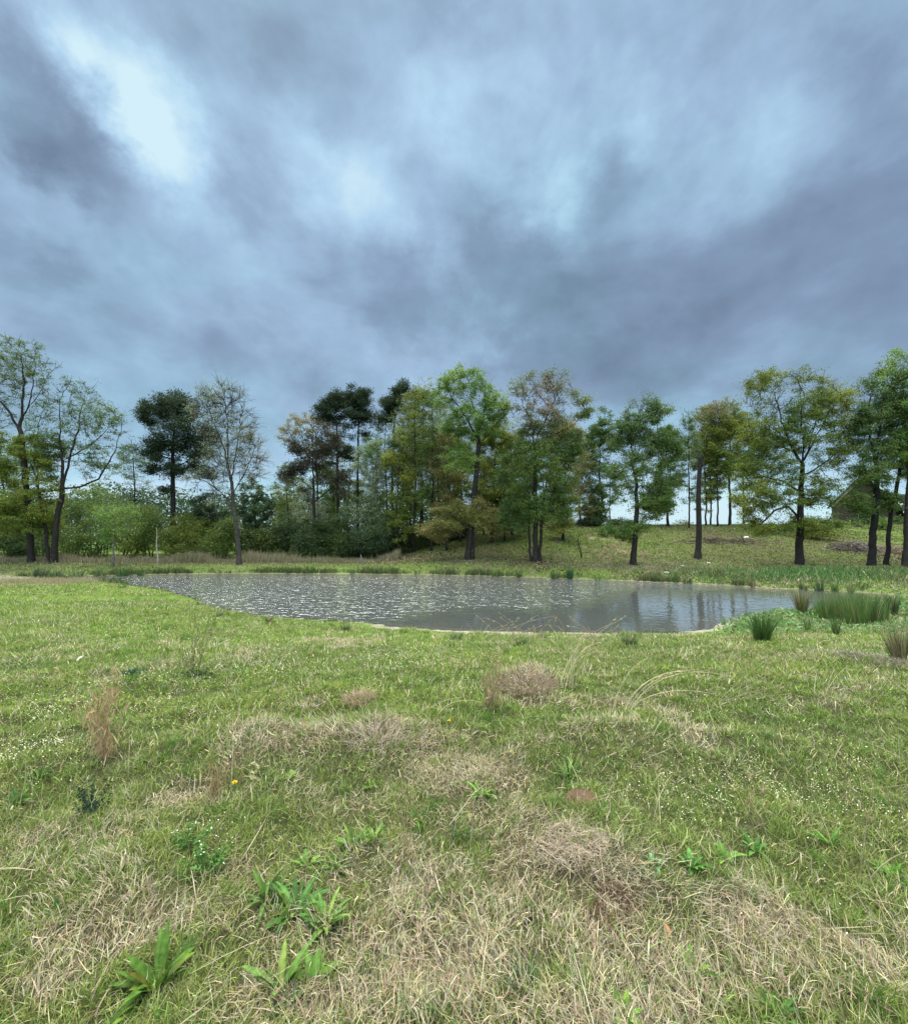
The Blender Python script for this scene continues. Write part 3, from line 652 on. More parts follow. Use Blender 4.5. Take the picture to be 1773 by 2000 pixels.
tree('bare_bough_tree', 'thin half bare tree top rising between the forked tree and the spreading tree', (85,1090), [(75,950),(70,880)], [(70,830,20,50),(90,790,20,40),(60,880,30,40)],
     depth=41, top_r=.12, leaf='teal', nleaf=1200, lsize=.08, group=GW, natt=200)
tree('young_pond_tree', 'small pale young tree standing alone on the grass bank left of the pine', (222,1106), [(223,1050),(222,1020)],
     [(222,1010,30,28),(240,1035,22,18),(205,1045,18,16),(250,1010,18,22)], top_r=.085, leaf='bright', nleaf=2300, lsize=.075, bark=(.14, .13, .11), group=GW, natt=200, step=.25)
tree('slender_tree', 'slender sparse blue-green tree just left of the big pine', (268,1095), [(264,1000),(262,930),(260,880)],
     [(258,900,28,42),(265,960,32,40),(290,980,20,25,.5),(240,960,18,25,.5),(258,865,12,15)], depth=40, top_r=.13, leaf='teal', nleaf=2200, lsize=.085, group=GW, natt=320)
tree('big_pine', 'big dark pine with a rounded domed top on a bare straight trunk', (337,1095), [(338,1000),(338,930),(337,880),(342,820)],
     [(335,805,60,32),(300,812,30,24),(385,835,32,38),(345,850,55,35),(330,865,40,25),(290,880,24,14),(385,880,32,22),(325,915,42,14),(352,925,30,12),(400,925,22,10),(345,785,50,16),(410,860,20,25),(310,960,20,6)],
     limbs=[[(338,900),(310,890),(285,870)],[(338,880),(370,860),(400,830)],[(338,910),(365,900),(400,870)]],
     depth=37, top_r=.30, leaf='pine', nleaf=64000, lsize=.07, style='pine', spread=.24, natt=560, group=GW, bark=(.035, .028, .026), twigs=1, category='pine tree')
tree('budding_tree', 'tall pale budding tree with fine bare twigs, right of the big pine', (468,1104), [(462,1030),(455,975),(452,930)],
     [(420,790,40,42),(430,830,45,50),(470,850,40,60),(400,800,30,30),(495,900,28,50),(455,780,22,30),(440,900,45,50,.7),(380,940,25,25,.5),(430,960,30,30,.4)],
     limbs=[[(452,940),(440,880),(420,830),(405,790)],[(453,930),(462,870),(470,820)],[(455,985),(430,960),(400,940),(370,930)],[(456,960),(480,920),(500,870)],[(450,900),(445,830),(440,780)]],
     top_r=.22, leaf='pale', nleaf=5200, lsize=.062, group=GW, spread=.30, twigs=7, twl=.85, natt=900, mix=('gold', (470,800,520,930), .75), bark=(.075, .066, .055))
tree('low_cedar', 'round dark cedar low down between the pine and the budding tree', (405,1095), [(404,1000)], [(400,985,28,26),(415,1010,30,25),(385,1020,28,30)], depth=39, top_r=.12, leaf='pine', nleaf=15000, lsize=.06, style='pine', spread=.2, natt=200, group=GW, twigs=0, category='cedar')
tree('bushy_cedar', 'bushy grey-green cedar just right of the budding tree trunk', (500,1095), [(498,1000)], [(490,965,26,28),(510,1000,30,32),(480,1010,28,30),(495,1045,35,35)], depth=38, top_r=.12, leaf='dark', nleaf=12000, lsize=.085, spread=.22, natt=260, group=GW, category='cedar')
tree('brown_pine', 'ragged brownish pine with wide open boughs, left of the tall pines', (612,1095), [(614,1010),(612,940),(610,880),(612,850)],
     [(570,930,25,18),(590,870,30,25),(640,880,28,30),(600,910,30,20),(560,925,14,14),(650,940,30,25),(625,840,28,22),(670,960,22,18)],
     limbs=[[(612,960),(585,935),(555,920)],[(612,930),(640,900),(668,870)],[(613,990),(600,960),(575,945)],[(610,900),(590,875),(575,865)],[(614,985),(650,950),(680,930)]],
     depth=37, top_r=.2, leaf='brownpine', nleaf=21000, lsize=.07, style='pine', spread=.21, natt=330, group=GW, twigs=2, category='pine tree')
tree('gold_topped_tree', 'thin tree with a golden spring top in front of the brown pine', (628,1095), [(622,1000),(618,900)],
     [(612,835,32,20),(640,850,25,25),(590,830,30,22,.5),(560,850,20,25,.4),(620,880,40,25,.5)], depth=40, top_r=.13, leaf='gold', nleaf=3600, lsize=.075, group=GW, natt=350, spread=.28, twigs=4)
tree('first_tall_pine', 'tall dark pine with its top beside a twin top to its right', (660,1090), [(660,1000),(659,900),(657,820),(655,780)],
     [(655,782,22,20),(650,815,26,20),(628,803,16,12),(675,810,20,14),(665,850,24,16),(685,885,14,12,.5),(640,870,16,12,.5)], depth=39, top_r=.19, leaf='pine', nleaf=24000, lsize=.07, style='pine', spread=.22, natt=260, group=GW, twigs=1, category='pine tree')
tree('second_tall_pine', 'tall dark pine, right one of the twin tops, above the pale green vase tree', (698,1090), [(698,1000),(699,900),(700,820),(700,785)],
     [(688,780,16,16),(712,785,20,22),(700,810,26,20),(720,815,14,22),(715,850,15,18),(688,840,16,16)], depth=40, top_r=.17, leaf='pine', nleaf=24000, lsize=.07, style='pine', spread=.22, natt=260, group=GW, twigs=1, category='pine tree')
tree('hill_pine', 'dark loose topped pine rising left of the green centre trees', (767,1090), [(766,1000),(766,900),(770,820),(785,775)],
     [(790,765,26,18),(770,790,24,18),(812,778,18,16),(755,815,20,20),(790,800,22,14),(752,845,14,12,.6)], depth=41, top_r=.20, leaf='pine', nleaf=22000, lsize=.07, style='pine', spread=.22, natt=280, group=GW, twigs=1, category='pine tree')
tree('vase_tree', 'pale spring tree with many thin upright stems fanning into a light green top', (731,1095), [(732,1030),(731,985)],
     [(728,875,24,18),(712,885,18,14),(742,900,14,16),(700,905,14,12,.6)], limbs=[[(731,985),(722,940),(712,890)],[(731,985),(728,930),(724,880)],[(731,985),(736,930),(736,880)],[(731,985),(740,930),(746,895)],[(731,985),(716,950),(702,905)]],
     depth=37, top_r=.13, leaf='pale', nleaf=2600, lsize=.085, group=GW, natt=150, bark=(.10, .085, .075), mix=('bright', (700,855,750,905), .6))
tree('blossom_tree', 'low tree dusted with white blossom below the tall pines', (702,1095), [(700,1040)], [(700,1000,35,30),(720,985,20,20),(675,1010,22,22),(735,1030,25,25)], depth=36.5, top_r=.09, leaf='teal', nleaf=3400, lsize=.07, group=GW, natt=260, mix=('blossom', (670,970,740,1040), .22))
tree('small_blossom_tree', 'small whitish blossoming tree under the brown pine', (600,1095), [(600,1040)], [(600,975,20,30),(620,1000,22,25),(585,1000,16,22)], depth=38.5, top_r=.08, leaf='pale', nleaf=1900, lsize=.07, group=GW, natt=200, mix=('blossom', (570,940,640,1040), .5))
slim = [(785,1090,800,'green',38,'first slim green trunk right of the dark hill pine'),(797,1090,780,'teal',40,'slim blue-green tree among the crowded trunks right of the hill pine'),
        (808,1088,760,'olive',37,'slim olive tree with a mid height top left of the pale spire'),(827,1088,735,'pale',41,'slim tree ending in a pale leafless spire left of the tall centre tree'),
        (842,1092,762,'green',36,'slim tree just right of the pale spire'),(858,1090,790,'olive',38,'slim olive tree close to the left side of the tall centre tree'),
        (872,1092,830,'bronze',35,'short slim bronze leaved tree at the foot of the tall centre tree'),(888,1088,850,'green',40,'slim dark tree hidden behind the tall centre tree')]
for i, (bx, by, ty, lf, dp, lb) in enumerate(slim):
    h = by-ty; w = 18+5*(i % 3)
    tree('slim_tree', lb, (bx, by), [(bx+(-1)**i*3, by-h*.4), (bx+(-1)**i*2, by-h*.75), (bx+2, ty+10)],
         [(bx+2, ty+22, w, 24), (bx-6, ty+65, w+6, 32), (bx+8, ty+100, w+8, 36), (bx-2, ty+150, w+7, 36, .8), (bx+4, ty+205, w+6, 40, .55)],
         depth=dp, top_r=.115, leaf=lf, nleaf=4600 if lf != 'pale' else 2600, lsize=.085, group='slim trees crowded left of the centre', natt=420, seed=i, twigs=2, spread=.3)
for i, (bx, by, ty, lf, dp, lb) in enumerate([(648,1090,850,'green',42,'slim green tree behind the first tall pine'),(682,1090,870,'olive',41,'slim olive tree between the two tall pines'),(752,1090,815,'teal',38,'slim blue-green tree left of the dark hill pine'),
    (778,1092,845,'olive',36,'short olive slim tree in front of the dark hill pine'),(820,1090,800,'bright',43,'light green slim tree far back behind the pale spire'),(851,1090,770,'green',42,'tall slim tree right behind the pale spire'),
    (898,1090,800,'olive',38,'slim olive tree just left of the tall centre trunk'),(945,1080,850,'green',39,'slim green tree just right of the tall centre trunk'),(1000,1075,830,'olive',38,'slim olive tree left of the triple trunk'),
    (1022,1075,860,'green',40,'slim green tree directly behind the triple trunk'),(560,1090,905,'teal',42,'slim pale tree left of the brown pine'),(1135,1050,900,'bronze',42,'slim bronze tree filling the gap right of the rusty tree')]):
    h = by-ty; w = 16+4*(i % 3)
    tree('slim_tree', lb, (bx, by), [(bx+(-1)**i*4, by-h*.4), (bx-(-1)**i*2, by-h*.75), (bx+2, ty+10)],
         [(bx+2, ty+20, w, 22), (bx-8, ty+55, w+6, 28), (bx+8, ty+90, w+6, 30), (bx-2, ty+135, w+7, 34, .8), (bx+4, ty+180, w+6, 36, .55)],
         depth=dp, top_r=.12, leaf=lf, nleaf=4300, lsize=.085, group='slim trees crowded left of the centre' if bx < 1000 and bx > 700 else 'slim trees behind the larger ones', natt=360, seed=i+50, twigs=2, spread=.32)
tree('tall_centre_tree', 'tallest centre tree with a bright green billowing crown', (913,1093), [(922,1010),(930,930),(935,870),(934,840)],
     [(905,750,45,28),(950,780,42,38),(875,775,25,30),(975,800,22,25),(920,800,55,30),(890,830,35,25),(935,840,45,25,.7),(905,900,40,30,.5)],
     limbs=[[(934,860),(915,820),(885,780),(870,755)],[(934,850),(945,800),(960,760)],[(934,850),(925,790),(915,745)],[(934,875),(960,840),(985,815)]],
     top_r=.30, leaf='bright', nleaf=12500, lsize=.092, group=GW, spread=.3, natt=720, twigs=2)
for (bx, ty, lf, dp, lb) in [(725,860,'teal',45,'broad pale tree at the back between the vase tree and the slim trunks'),(800,815,'green',46,'broad green tree at the back of the slim trunks'),(868,845,'olive',45,'broad olive tree at the back left of the tall centre tree'),
    (990,850,'green',46,'broad green tree at the back left of the triple trunk'),(1062,880,'dark',46,'broad dark tree at the back behind the triple trunk'),(575,925,'olive',46,'broad low tree at the back behind the brown pine'),(640,900,'green',47,'broad tree at the back behind the tall pines')]:
    tree('back_tree', lb, (bx, 1085), [(bx+2, 1000), (bx-3, 930), (bx, ty+50)], [(bx, ty+28, 26, 26), (bx-18, ty+60, 24, 28), (bx+18, ty+70, 26, 30), (bx-5, ty+110, 36, 36), (bx+10, ty+155, 36, 36, .8)],
         depth=dp, top_r=.15, leaf=lf, nleaf=7000, lsize=.10, group='broad trees at the back of the belt', natt=420, seed=int(bx), twigs=2, spread=.36)
tree('olive_centre_tree', 'rounded olive tree filling the gap right of the tall centre tree', (960,1085), [(962,1000),(966,900)],
     [(965,860,35,32),(990,870,25,30),(950,905,35,30),(980,920,35,35),(935,950,35,35),(965,980,40,35)], depth=36, top_r=.15, leaf='olive', nleaf=14000, lsize=.095, group=GW, natt=420, spread=.35)
tree('understory_tree', 'low bronze and green tree below the tall centre tree on the leafy slope', (925,1092), [(925,1040)],
     [(925,1005,45,30),(960,1020,35,26),(880,1020,40,28),(850,1035,35,22)], top_r=.11, leaf='bronze', nleaf=9000, lsize=.09, group=GW, natt=320, mix=('olive', (840,990,960,1040), .5))
tree('dark_understory_tree', 'dark low tree between the bronze tree and the triple trunk', (985,1080), [(985,1035)], [(985,1010,40,32),(1005,985,32,32),(965,985,30,30)], depth=36, top_r=.11, leaf='dark', nleaf=11000, lsize=.09, group=GW, natt=300)
tree('triple_trunk_tree', 'wide crowned tree on three close dark trunks, greyish pink twigs at its top', (1045,1097), [(1046,1030),(1045,960),(1044,900),(1046,870)],
     [(1050,765,50,35),(1085,755,38,28),(1020,790,35,35),(1060,820,50,35,.8),(1050,900,60,45),(1010,930,45,45),(1090,930,45,50),(1030,980,50,40),(1075,1000,45,35),(1110,870,28,40,.8),(1005,1010,30,30),(1140,800,22,20,.3)],
     limbs=[[(1046,875),(1040,830),(1020,790)],[(1046,872),(1060,830),(1085,780)],[(1046,880),(1080,850),(1120,830),(1145,800)],[(1060,1010),(1080,960),(1095,920)],[(1045,930),(1025,880),(1015,850)]],
     ntrunks=[[(1036,1095),(1033,1040),(1035,980),(1028,930)],[(1054,1095),(1057,1030),(1060,980),(1072,920)]],
     top_r=.24, leaf='green', nleaf=23000, lsize=.088, group=GW, spread=.36, natt=1150, twigs=3, mix=('pink', (990,730,1130,840), 1.0))
tree('hidden_conifer', 'dark pointed conifer half hidden behind the top of the triple trunk tree', (1088,1070), [(1088,900),(1087,800)],
     [(1085,785,10,18),(1085,815,22,18),(1085,845,32,20),(1065,870,35,20),(1100,880,30,25),(1020,850,12,25,.4)], depth=41, top_r=.19, leaf='pine', nleaf=21000, lsize=.07, style='pine', spread=.2, natt=280, group=GW, twigs=0, category='conifer')
tree('rusty_tree', 'rusty gold tree on the right side of the triple trunk tree', (1100,1080), [(1100,980),(1105,900)],
     [(1110,850,30,30),(1120,890,22,35),(1095,930,30,40),(1100,985,32,40),(1090,1020,35,25)], depth=36, top_r=.13, leaf='gold', nleaf=8500, lsize=.085, group=GW, natt=350, mix=('olive', (1060,930,1140,1060), .9))
tree('dark_green_tree', 'dark green twin stemmed tree left of the lone leaning tree', (1172,1042), [(1176,980),(1170,930),(1172,880)],
     [(1178,815,20,22),(1170,850,32,25),(1150,880,30,30),(1190,870,25,30),(1155,920,35,30),(1195,930,25,30),(1175,965,40,25,.6),(1165,1000,35,20,.6)],
     ntrunks=[[(1192,1042),(1190,980),(1192,920)]], depth=43, top_r=.16, leaf='green', nleaf=17000, lsize=.11, group=GW, natt=480, spread=.36, mix=('teal', (1130,850,1200,1000), .5))
tree('lone_leaning_tree', 'thick trunked green tree nearest the water on the right bank, its low bough hanging left', (1236,1103), [(1240,1050),(1243,1000),(1242,940),(1236,915)],
     [(1240,810,30,30),(1280,810,30,32),(1230,850,32,32),(1270,860,40,35),(1300,880,28,35),(1250,900,40,35),(1290,940,35,35),(1235,960,35,30),(1270,990,40,30),(1200,1042,45,14),(1230,1035,40,16),(1200,920,30,12,.4)],
     limbs=[[(1240,930),(1220,930),(1190,915)],[(1243,1010),(1220,1035),(1185,1045)],[(1238,920),(1232,870),(1238,820)],[(1240,930),(1265,890),(1285,840)],[(1243,990),(1270,960),(1295,920)]],
     top_r=.24, leaf='green', nleaf=20000, lsize=.085, group=GW, spread=.33, natt=850, twigs=2, mix=('teal', (1200,770,1300,900), .8))
tree('crest_tree', 'thin dark trunked tree on the hill crest right of the lone leaning tree', (1305,1046), [(1302,990),(1300,940)],
     [(1305,860,22,28),(1318,880,18,30),(1300,930,28,35),(1290,980,30,25)], depth=42, top_r=.15, leaf='green', nleaf=9500, lsize=.11, group=GW, natt=320, spread=.34)
tree('thin_crest_tree', 'very thin straight tree on the crest just left of the dead snag', (1346,1050), [(1346,980),(1345,900),(1344,860)],
     [(1342,820,18,22),(1345,870,20,35),(1335,920,18,40,.7),(1352,960,15,35,.5)], depth=41, top_r=.10, leaf='teal', nleaf=4200, lsize=.085, group=GW, natt=280)
cr_ = [(1378,1045,800,'olive',43,'thinnest crest tree just right of the dead snag'),(1388,1046,785,'bronze',44,'second crest tree right of the snag, with bronze tinted leaves'),
       (1401,1042,780,'olive',42,'olive crest tree in the middle of the cluster right of the snag'),(1425,1038,776,'olive',43,'thicker dark trunked crest tree left of the big oak'),
       (1452,1045,800,'green',44,'green crest tree half behind the left boughs of the big oak')]
for i, (bx, by, ty, lf, dp, lb) in enumerate(cr_):
    tree('crest_row_tree', lb, (bx, by), [(bx+1, 980), (bx-2, 920), (bx+1, 860)],
         [(bx-4, ty+28, 26, 24), (bx+8, ty+60, 30, 30), (bx-6, ty+95, 27, 32), (bx+10, ty+130, 25, 32, .8), (bx-2, ty+175, 20, 30, .4)],
         depth=dp, top_r=.17 if i == 3 else .105, leaf=lf, nleaf=6200, lsize=.105, group='trees along the hill crest', natt=400, seed=i+20, mix=('pink', (1370,770,1420,820), .6))
tree('big_oak', 'big broad oak standing alone on the right bank with fanning boughs', (1560,1103), [(1561,1050),(1563,1000),(1565,950),(1567,905)],
     [(1500,750,35,24),(1550,735,38,18),(1590,755,40,25),(1630,775,32,25),(1480,770,30,25),(1530,790,50,30),(1600,800,50,30),(1640,820,25,35),(1560,850,70,30,.6),(1490,850,45,35),(1510,900,50,35),(1620,900,35,35,.8),
      (1480,930,45,35),(1530,960,50,35),(1600,960,40,35),(1470,980,40,28),(1490,1030,45,20),(1590,1030,50,20),(1640,870,22,35,.6)],
     limbs=[[(1565,910),(1545,870),(1510,830),(1475,800),(1450,790)],[(1567,905),(1590,860),(1615,810),(1640,780)],[(1566,905),(1568,850),(1565,790),(1560,740)],[(1563,1010),(1540,990),(1510,1000),(1480,1030)],
            [(1550,880),(1500,860),(1460,850)],[(1567,930),(1600,910),(1640,880)],[(1545,870),(1525,820),(1510,760)],[(1565,960),(1530,940),(1490,930)],[(1585,870),(1595,820),(1595,770)]],
     top_r=.30, leaf='olive', nleaf=30000, lsize=.080, group=GW, spread=.32, natt=1500, twigs=3, mix=('green', (1480,720,1600,1010), .75), bark=(.03, .026, .023))
tree('flared_trunk_tree', 'dark trunk with a flared foot right of the big oak, in front of the house', (1700,1105), [(1706,1040),(1710,980),(1712,920),(1705,870)],
     [(1700,760,30,30),(1690,810,30,35),(1725,800,32,40),(1680,860,25,40,.7),(1720,880,35,40),(1700,930,40,35),(1680,985,26,18,.5),(1728,985,30,24,.8),(1740,740,30,40)],
     limbs=[[(1710,960),(1690,920),(1678,880)],[(1708,890),(1720,830),(1730,780)],[(1705,870),(1698,810),(1700,760)]],
     top_r=.27, leaf='green', nleaf=17000, lsize=.082, group=GW, natt=800, mix=('teal', (1660,740,1760,940), .7), bark=(.024, .021, .02))
tree('leaning_right_tree', 'thin dark trunk leaning right beside the flared trunk', (1731,1105), [(1735,1050),(1742,990),(1755,930),(1765,880)],
     [(1760,800,35,45),(1775,850,40,50),(1750,880,30,40),(1790,900,40,45)], top_r=.17, leaf='green', nleaf=11000, lsize=.082, group=GW, natt=420, bark=(.024, .021, .02))
tree('edge_tree', 'tall bright green tree cut by the right edge of the photo', (1770,1108), [(1772,1040),(1775,960),(1778,880),(1780,820)],
     [(1755,725,30,28),(1790,715,50,40),(1735,760,25,25),(1770,780,45,35),(1820,800,50,60),(1790,870,50,50,.6),(1840,900,50,60)], top_r=.25, leaf='bright', nleaf=16000, lsize=.085, group=GW, natt=520, bark=(.05, .042, .036))
# dead snag and saplings
def poly_tube(name, root, pts, rad, col, sides=8, mat=None):
    P_ = np.array(pts, float); R_ = np.array(rad, float); d_ = np.gradient(P_, axis=0); d_ /= np.linalg.norm(d_, axis=1, keepdims=True)
    return tube_mesh(name, [(P_[:-1], P_[1:], d_[:-1], d_[1:], R_[:-1], R_[1:], sides)], mat or M_bark, col, root)
g = ground_hit(1362, 1091); rt_ = empty('dead_snag', tuple(g)); tag(rt_, 'tall dead branchless snag with a broken top on the right bank', 'dead tree')
tp = Wp(1367, 893, g[1])-g; k = 14; tt = np.linspace(0, 1, k)
pts = [tp*t_+np.array([.05*math.sin(t_*7), 0, 0])-np.array([0, 0, .1 if t_ == 0 else 0]) for t_ in tt]; pts.append(tp+np.array([.05, 0, .35]))
rd = list(.20-.075*tt); rd[0] = .30; rd.append(.02); poly_tube('trunk', rt_, pts, rd, (.038, .033, .030), 10)
for (t_, sx, sz) in ((.985, -.55, .25), (.97, .30, .05), (.8, .22, .12), (.62, -.2, .1)):
    b0 = tp*t_; poly_tube('branch_stub', rt_, [b0, b0+np.array([sx*.5, .05, sz*.4]), b0+np.array([sx, .1, sz])], [.05, .035, .012], (.038, .033, .03), 6)
def sapling(name, label, base, top, rad, col, twigs_=3, cat='sapling', lean=0., leaf=None, depth=None):
    if depth: w0 = Wp(base[0], 1000, depth); g = np.array([w0[0], depth, Hs(w0[0], depth)])
    else: g = ground_hit(*base)
    o = empty(name, tuple(g)); tag(o, label, cat)
    tp = Wp(top[0], top[1], g[1])-g; pts = [tp*t_+np.array([.03*math.sin(9*t_+base[0]), 0, 0]) for t_ in np.linspace(-.03, 1, 9)]
    poly_tube('trunk', o, pts, np.linspace(rad, rad*.35, 9), col, 6); ends = []
    sg = []
    for i in range(twigs_):
        t_ = .45+.5*i/max(1, twigs_); b0 = tp*t_; a = rng.uniform(0, 6.3); e_ = b0+np.array([math.cos(a)*.35, math.sin(a)*.2, .3])*tp[2]*.3; ends.append(e_)
        sg.append((b0[None], e_[None], (e_-b0)[None]/np.linalg.norm(e_-b0), (e_-b0)[None]/np.linalg.norm(e_-b0), np.array([rad*.4]), np.array([rad*.12]), 4))
    if sg: tube_mesh('branches', sg, M_bark, col, o)
    return o
sapling('dead_sapling', 'thin dark leafless sapling leaning on the slope right of the triple trunk', (1136,1090), (1127,1050), .055, (.04, .033, .03), 3)
sapling('pale_dead_sapling', 'thin pale bare stem between the young pond tree and the big pine', (308,1103), (305,1030), .06, (.30, .27, .22), 2)
sapling('fence_stake', 'short grey stake at the wood edge where the slope begins', (706,1103), (705,1083), .09, (.16, .14, .12), 0, 'stake')
sapling('thin_stake', 'thin pale stake standing right of the brush pile', (1758,1080), (1758,1062), .03, (.35, .32, .27), 0, 'stake')

# ------------------------------------------------------------------ bushes
def bush(name, label, px, depth, lobes, leaf, nleaf, lsize=.1, group=None, mix=None, cat='bush', stems=7):
    global rng
    rng = np.random.default_rng(5000+int(px)+int(depth*10))
    w0 = Wp(px, 1000, depth); B = np.array([w0[0], depth, Hs(w0[0], depth)]); pxm = depth/F
    root = empty(name, tuple(B)); tag(root, label, cat, group)
    Cs = []; tot = sum(l_[2]*l_[3] for l_ in lobes)
    for (lx, ly, rx, ry) in lobes:
        k_ = int(nleaf*rx*ry/tot); c = Wp(lx, ly, depth+rng.normal(0, .5))-B; c[2] = max(c[2], ry*pxm*.6); sub = max(5, k_//75)
        u = rng.normal(0, 1, (sub, 3)); u /= np.linalg.norm(u, axis=1, keepdims=True); u *= rng.uniform(0, 1, (sub, 1))**.4
        sc = c+u*np.array([rx*pxm, rx*pxm*.8, ry*pxm]); ii_ = rng.integers(0, sub, k_)
        Cs.append(sc[ii_]+rng.normal(0, 1, (k_, 3))*np.array([.25, .25, .14]))
    c = np.concatenate(Cs); c = c[c[:, 2] > .02]; V = leafquads(c, np.full(len(c), lsize), 1.5, flat=.7)
    shade = np.clip(fbm(c[:, 0]+B[0], c[:, 2]*1.3+c[:, 1]*.4, .6, 3, 4)*1.9-.45+rng.normal(0, .15, len(c)), 0, 1)[:, None]
    cols = np.array(LEAFC[leaf][0])*(1-shade)+np.array(LEAFC[leaf][1])*shade
    if mix:
        mm = rng.uniform(0, 1, len(c)) < mix[1]; cols[mm] = np.array(LEAFC[mix[0]][0])*(1-shade[mm])+np.array(LEAFC[mix[0]][1])*shade[mm]
    new_mesh('foliage', V, np.arange(len(V)), np.full(len(V)//4, 4), M_leaf, root, None, np.repeat(jitter(cols, .16), 4, 0))
    sg = []
    for i in range(stems):
        tgt = c[rng.integers(0, len(c))]; b0 = np.array([rng.normal(0, .25)+tgt[0]*.35, rng.normal(0, .2), -.05]); md = b0*.5+tgt*.5+np.array([0, 0, .15*tgt[2]])
        for a_, b_, ra, rb in ((b0, md, .05, .035), (md, tgt, .035, .012)):
            dv = (b_-a_)/np.linalg.norm(b_-a_); sg.append((a_[None], b_[None], dv[None], dv[None], np.array([ra]), np.array([rb]), 5))
    tube_mesh('stems', sg, M_bark, (.04, .033, .027), root)
    return root
GB = 'bushes along the wood edge left of the hill'
bsh = [(-30,37,[(-30,1040,50,50),(10,1070,40,25)],'green',7000,('bright',.3),'dark green bush cut by the left edge below the yellow-green tree'),
 (40,35.8,[(30,1060,38,34),(60,1075,30,20)],'dark',7500,('green',.4),'bush filling the space left of the two big left trunks'),
 (95,39,[(90,1030,40,50),(120,1060,30,35)],'green',6000,('bright',.5),'bush behind the base of the two left trunks'),
 (150,37,[(150,1000,36,45),(175,1050,42,42),(140,1070,40,28)],'green',9000,('bright',.3),'leafy bush just right of the spreading tree trunk'),
 (190,41,[(185,975,38,36),(215,1000,40,40)],'bright',7000,('teal',.3),'taller light green bush top behind the young pond tree'),
 (255,37.5,[(250,1030,38,50),(275,1065,32,32)],'olive',8500,('bright',.35),'brownish dark bush between the young pond tree and the pale stem'),
 (300,38.5,[(300,1030,30,40),(290,1010,22,22)],'bright',6000,('green',.5),'green bush behind the pale bare stem'),
 (345,36.2,[(345,1060,38,34),(360,1030,30,30)],'olive',8500,('green',.4),'olive bush at the foot of the big pine'),
 (385,38,[(385,1050,35,42),(405,1030,25,26)],'green',7500,('olive',.45),'dark bush right of the big pine foot'),
 (430,36,[(428,1065,34,34),(445,1040,24,30)],'green',8500,('olive',.3),'mid green bush left of the budding tree trunk'),
 (500,36.5,[(495,1065,34,30),(520,1055,28,30)],'dark',8500,('olive',.4),'dark bush right of the budding tree trunk'),
 (555,37,[(550,1055,34,38),(580,1045,26,26)],'dark',11000,('green',.25),'darkest bush in the middle of the bush wall'),
 (600,36,[(600,1065,34,34),(625,1045,30,30)],'dark',9500,('green',.2),'dark bush below the brown pine'),
 (650,36.8,[(650,1050,36,44),(670,1070,30,28)],'green',11500,('dark',.5),'mid green bush below the first tall pine'),
 (700,35.6,[(700,1065,30,32),(725,1055,30,32)],'dark',9500,None,'dark bush by the short grey stake'),
 (750,38,[(755,1050,34,40),(780,1065,30,28)],'dark',9500,('bronze',.2),'dark bush where the slope begins under the slim trees'),
 (815,39,[(815,1050,34,34),(845,1060,30,26)],'dark',8500,('olive',.3),'dark bush under the slim trees on the slope'),
 (875,40,[(880,1045,34,30),(905,1050,30,26)],'dark',7500,None,'dark bush behind the foot of the tall centre tree')]
for (px, dp, lob, lf, nl, mx_, lb) in bsh: bush('bush', lb, px, dp, lob, lf, int(nl*1.25), .085, GB, mx_)
bush('crest_bush', 'dark bush on the crest left of the lone leaning tree', 1180, 43, [(1185,1030,55,10),(1140,1036,30,8)], 'dark', 5000, .11)
bush('round_bush', 'round dark bush behind the crest right of the big oak trunk', 1578, 50, [(1578,1027,18,9)], 'dark', 2500, .12)
bush('grassy_bush', 'low green bush on the crest in front of the house corner', 1625, 45, [(1630,1032,24,9)], 'bright', 2200, .11, mix=('green', .4))
bush('slope_bush', 'low leafy bush under the right boughs of the big oak', 1590, 37, [(1585,1052,36,14),(1620,1050,20,9)], 'olive', 3000, .09)
bush('brick_wall_bush', 'dark bush against the brick wall of the house', 1690, 56, [(1692,1012,20,16),(1672,1018,12,8)], 'dark', 2600, .13, mix=('green', .3))
bush('trackside_bush', 'small pale green bush between the flared trunk and the leaning trunk', 1716, 40, [(1718,1055,14,16)], 'bright', 1700, .09)
bush('porch_bush', 'dark green bush in front of the porch at the right edge', 1762, 52, [(1760,1020,18,12),(1790,1018,20,14)], 'green', 2500, .12)
for i, (px, dp, py, hh, lb) in enumerate([(1634,41,1046,15,'small leafy sapling right of the low crest bush'),(1678,41.5,1048,12,'small leafy sapling left of the flared trunk')]):
    bush('leafy_sapling', lb, px, dp, [(px, py-hh+8, 8, 9)], 'bright', 260, .10, None, ('green', .5), 'sapling', 3)

# far woods behind the left trees: one uncountable mass
k = 60000; X = rng.uniform(-95, 14, k); Y = rng.uniform(58, 72, k); topn = 4.2+4.6*fbm(X, Y*.2, .16, 3, 11)+1.8*fbm(X, Y, .6, 2, 12)
topn = topn*np.where(X > -8, 1-sm(X, -8, 6)*.35, 1)
Z = rng.uniform(0, 1, k)**.8*topn*np.where(fbm(X, Y, .5, 2, 14) > .42, 1, .8)-.3
V = leafquads(np.stack([X, Y, Z], 1), np.full(k, .34), 1.3, flat=.5)
shade = np.clip(fbm(X, Z*1.5, .3, 3, 15)*2-.5, 0, 1)[:, None]
tag(new_mesh('far_woods', V, np.arange(4*k), np.full(k, 4), M_leaf, None, None, np.repeat(jitter(np.array([.030, .055, .026])*(1-shade)+np.array([.070, .115, .045])*shade, .2), 4, 0)),
    'far wood behind the trees left of the hill', kind='stuff')
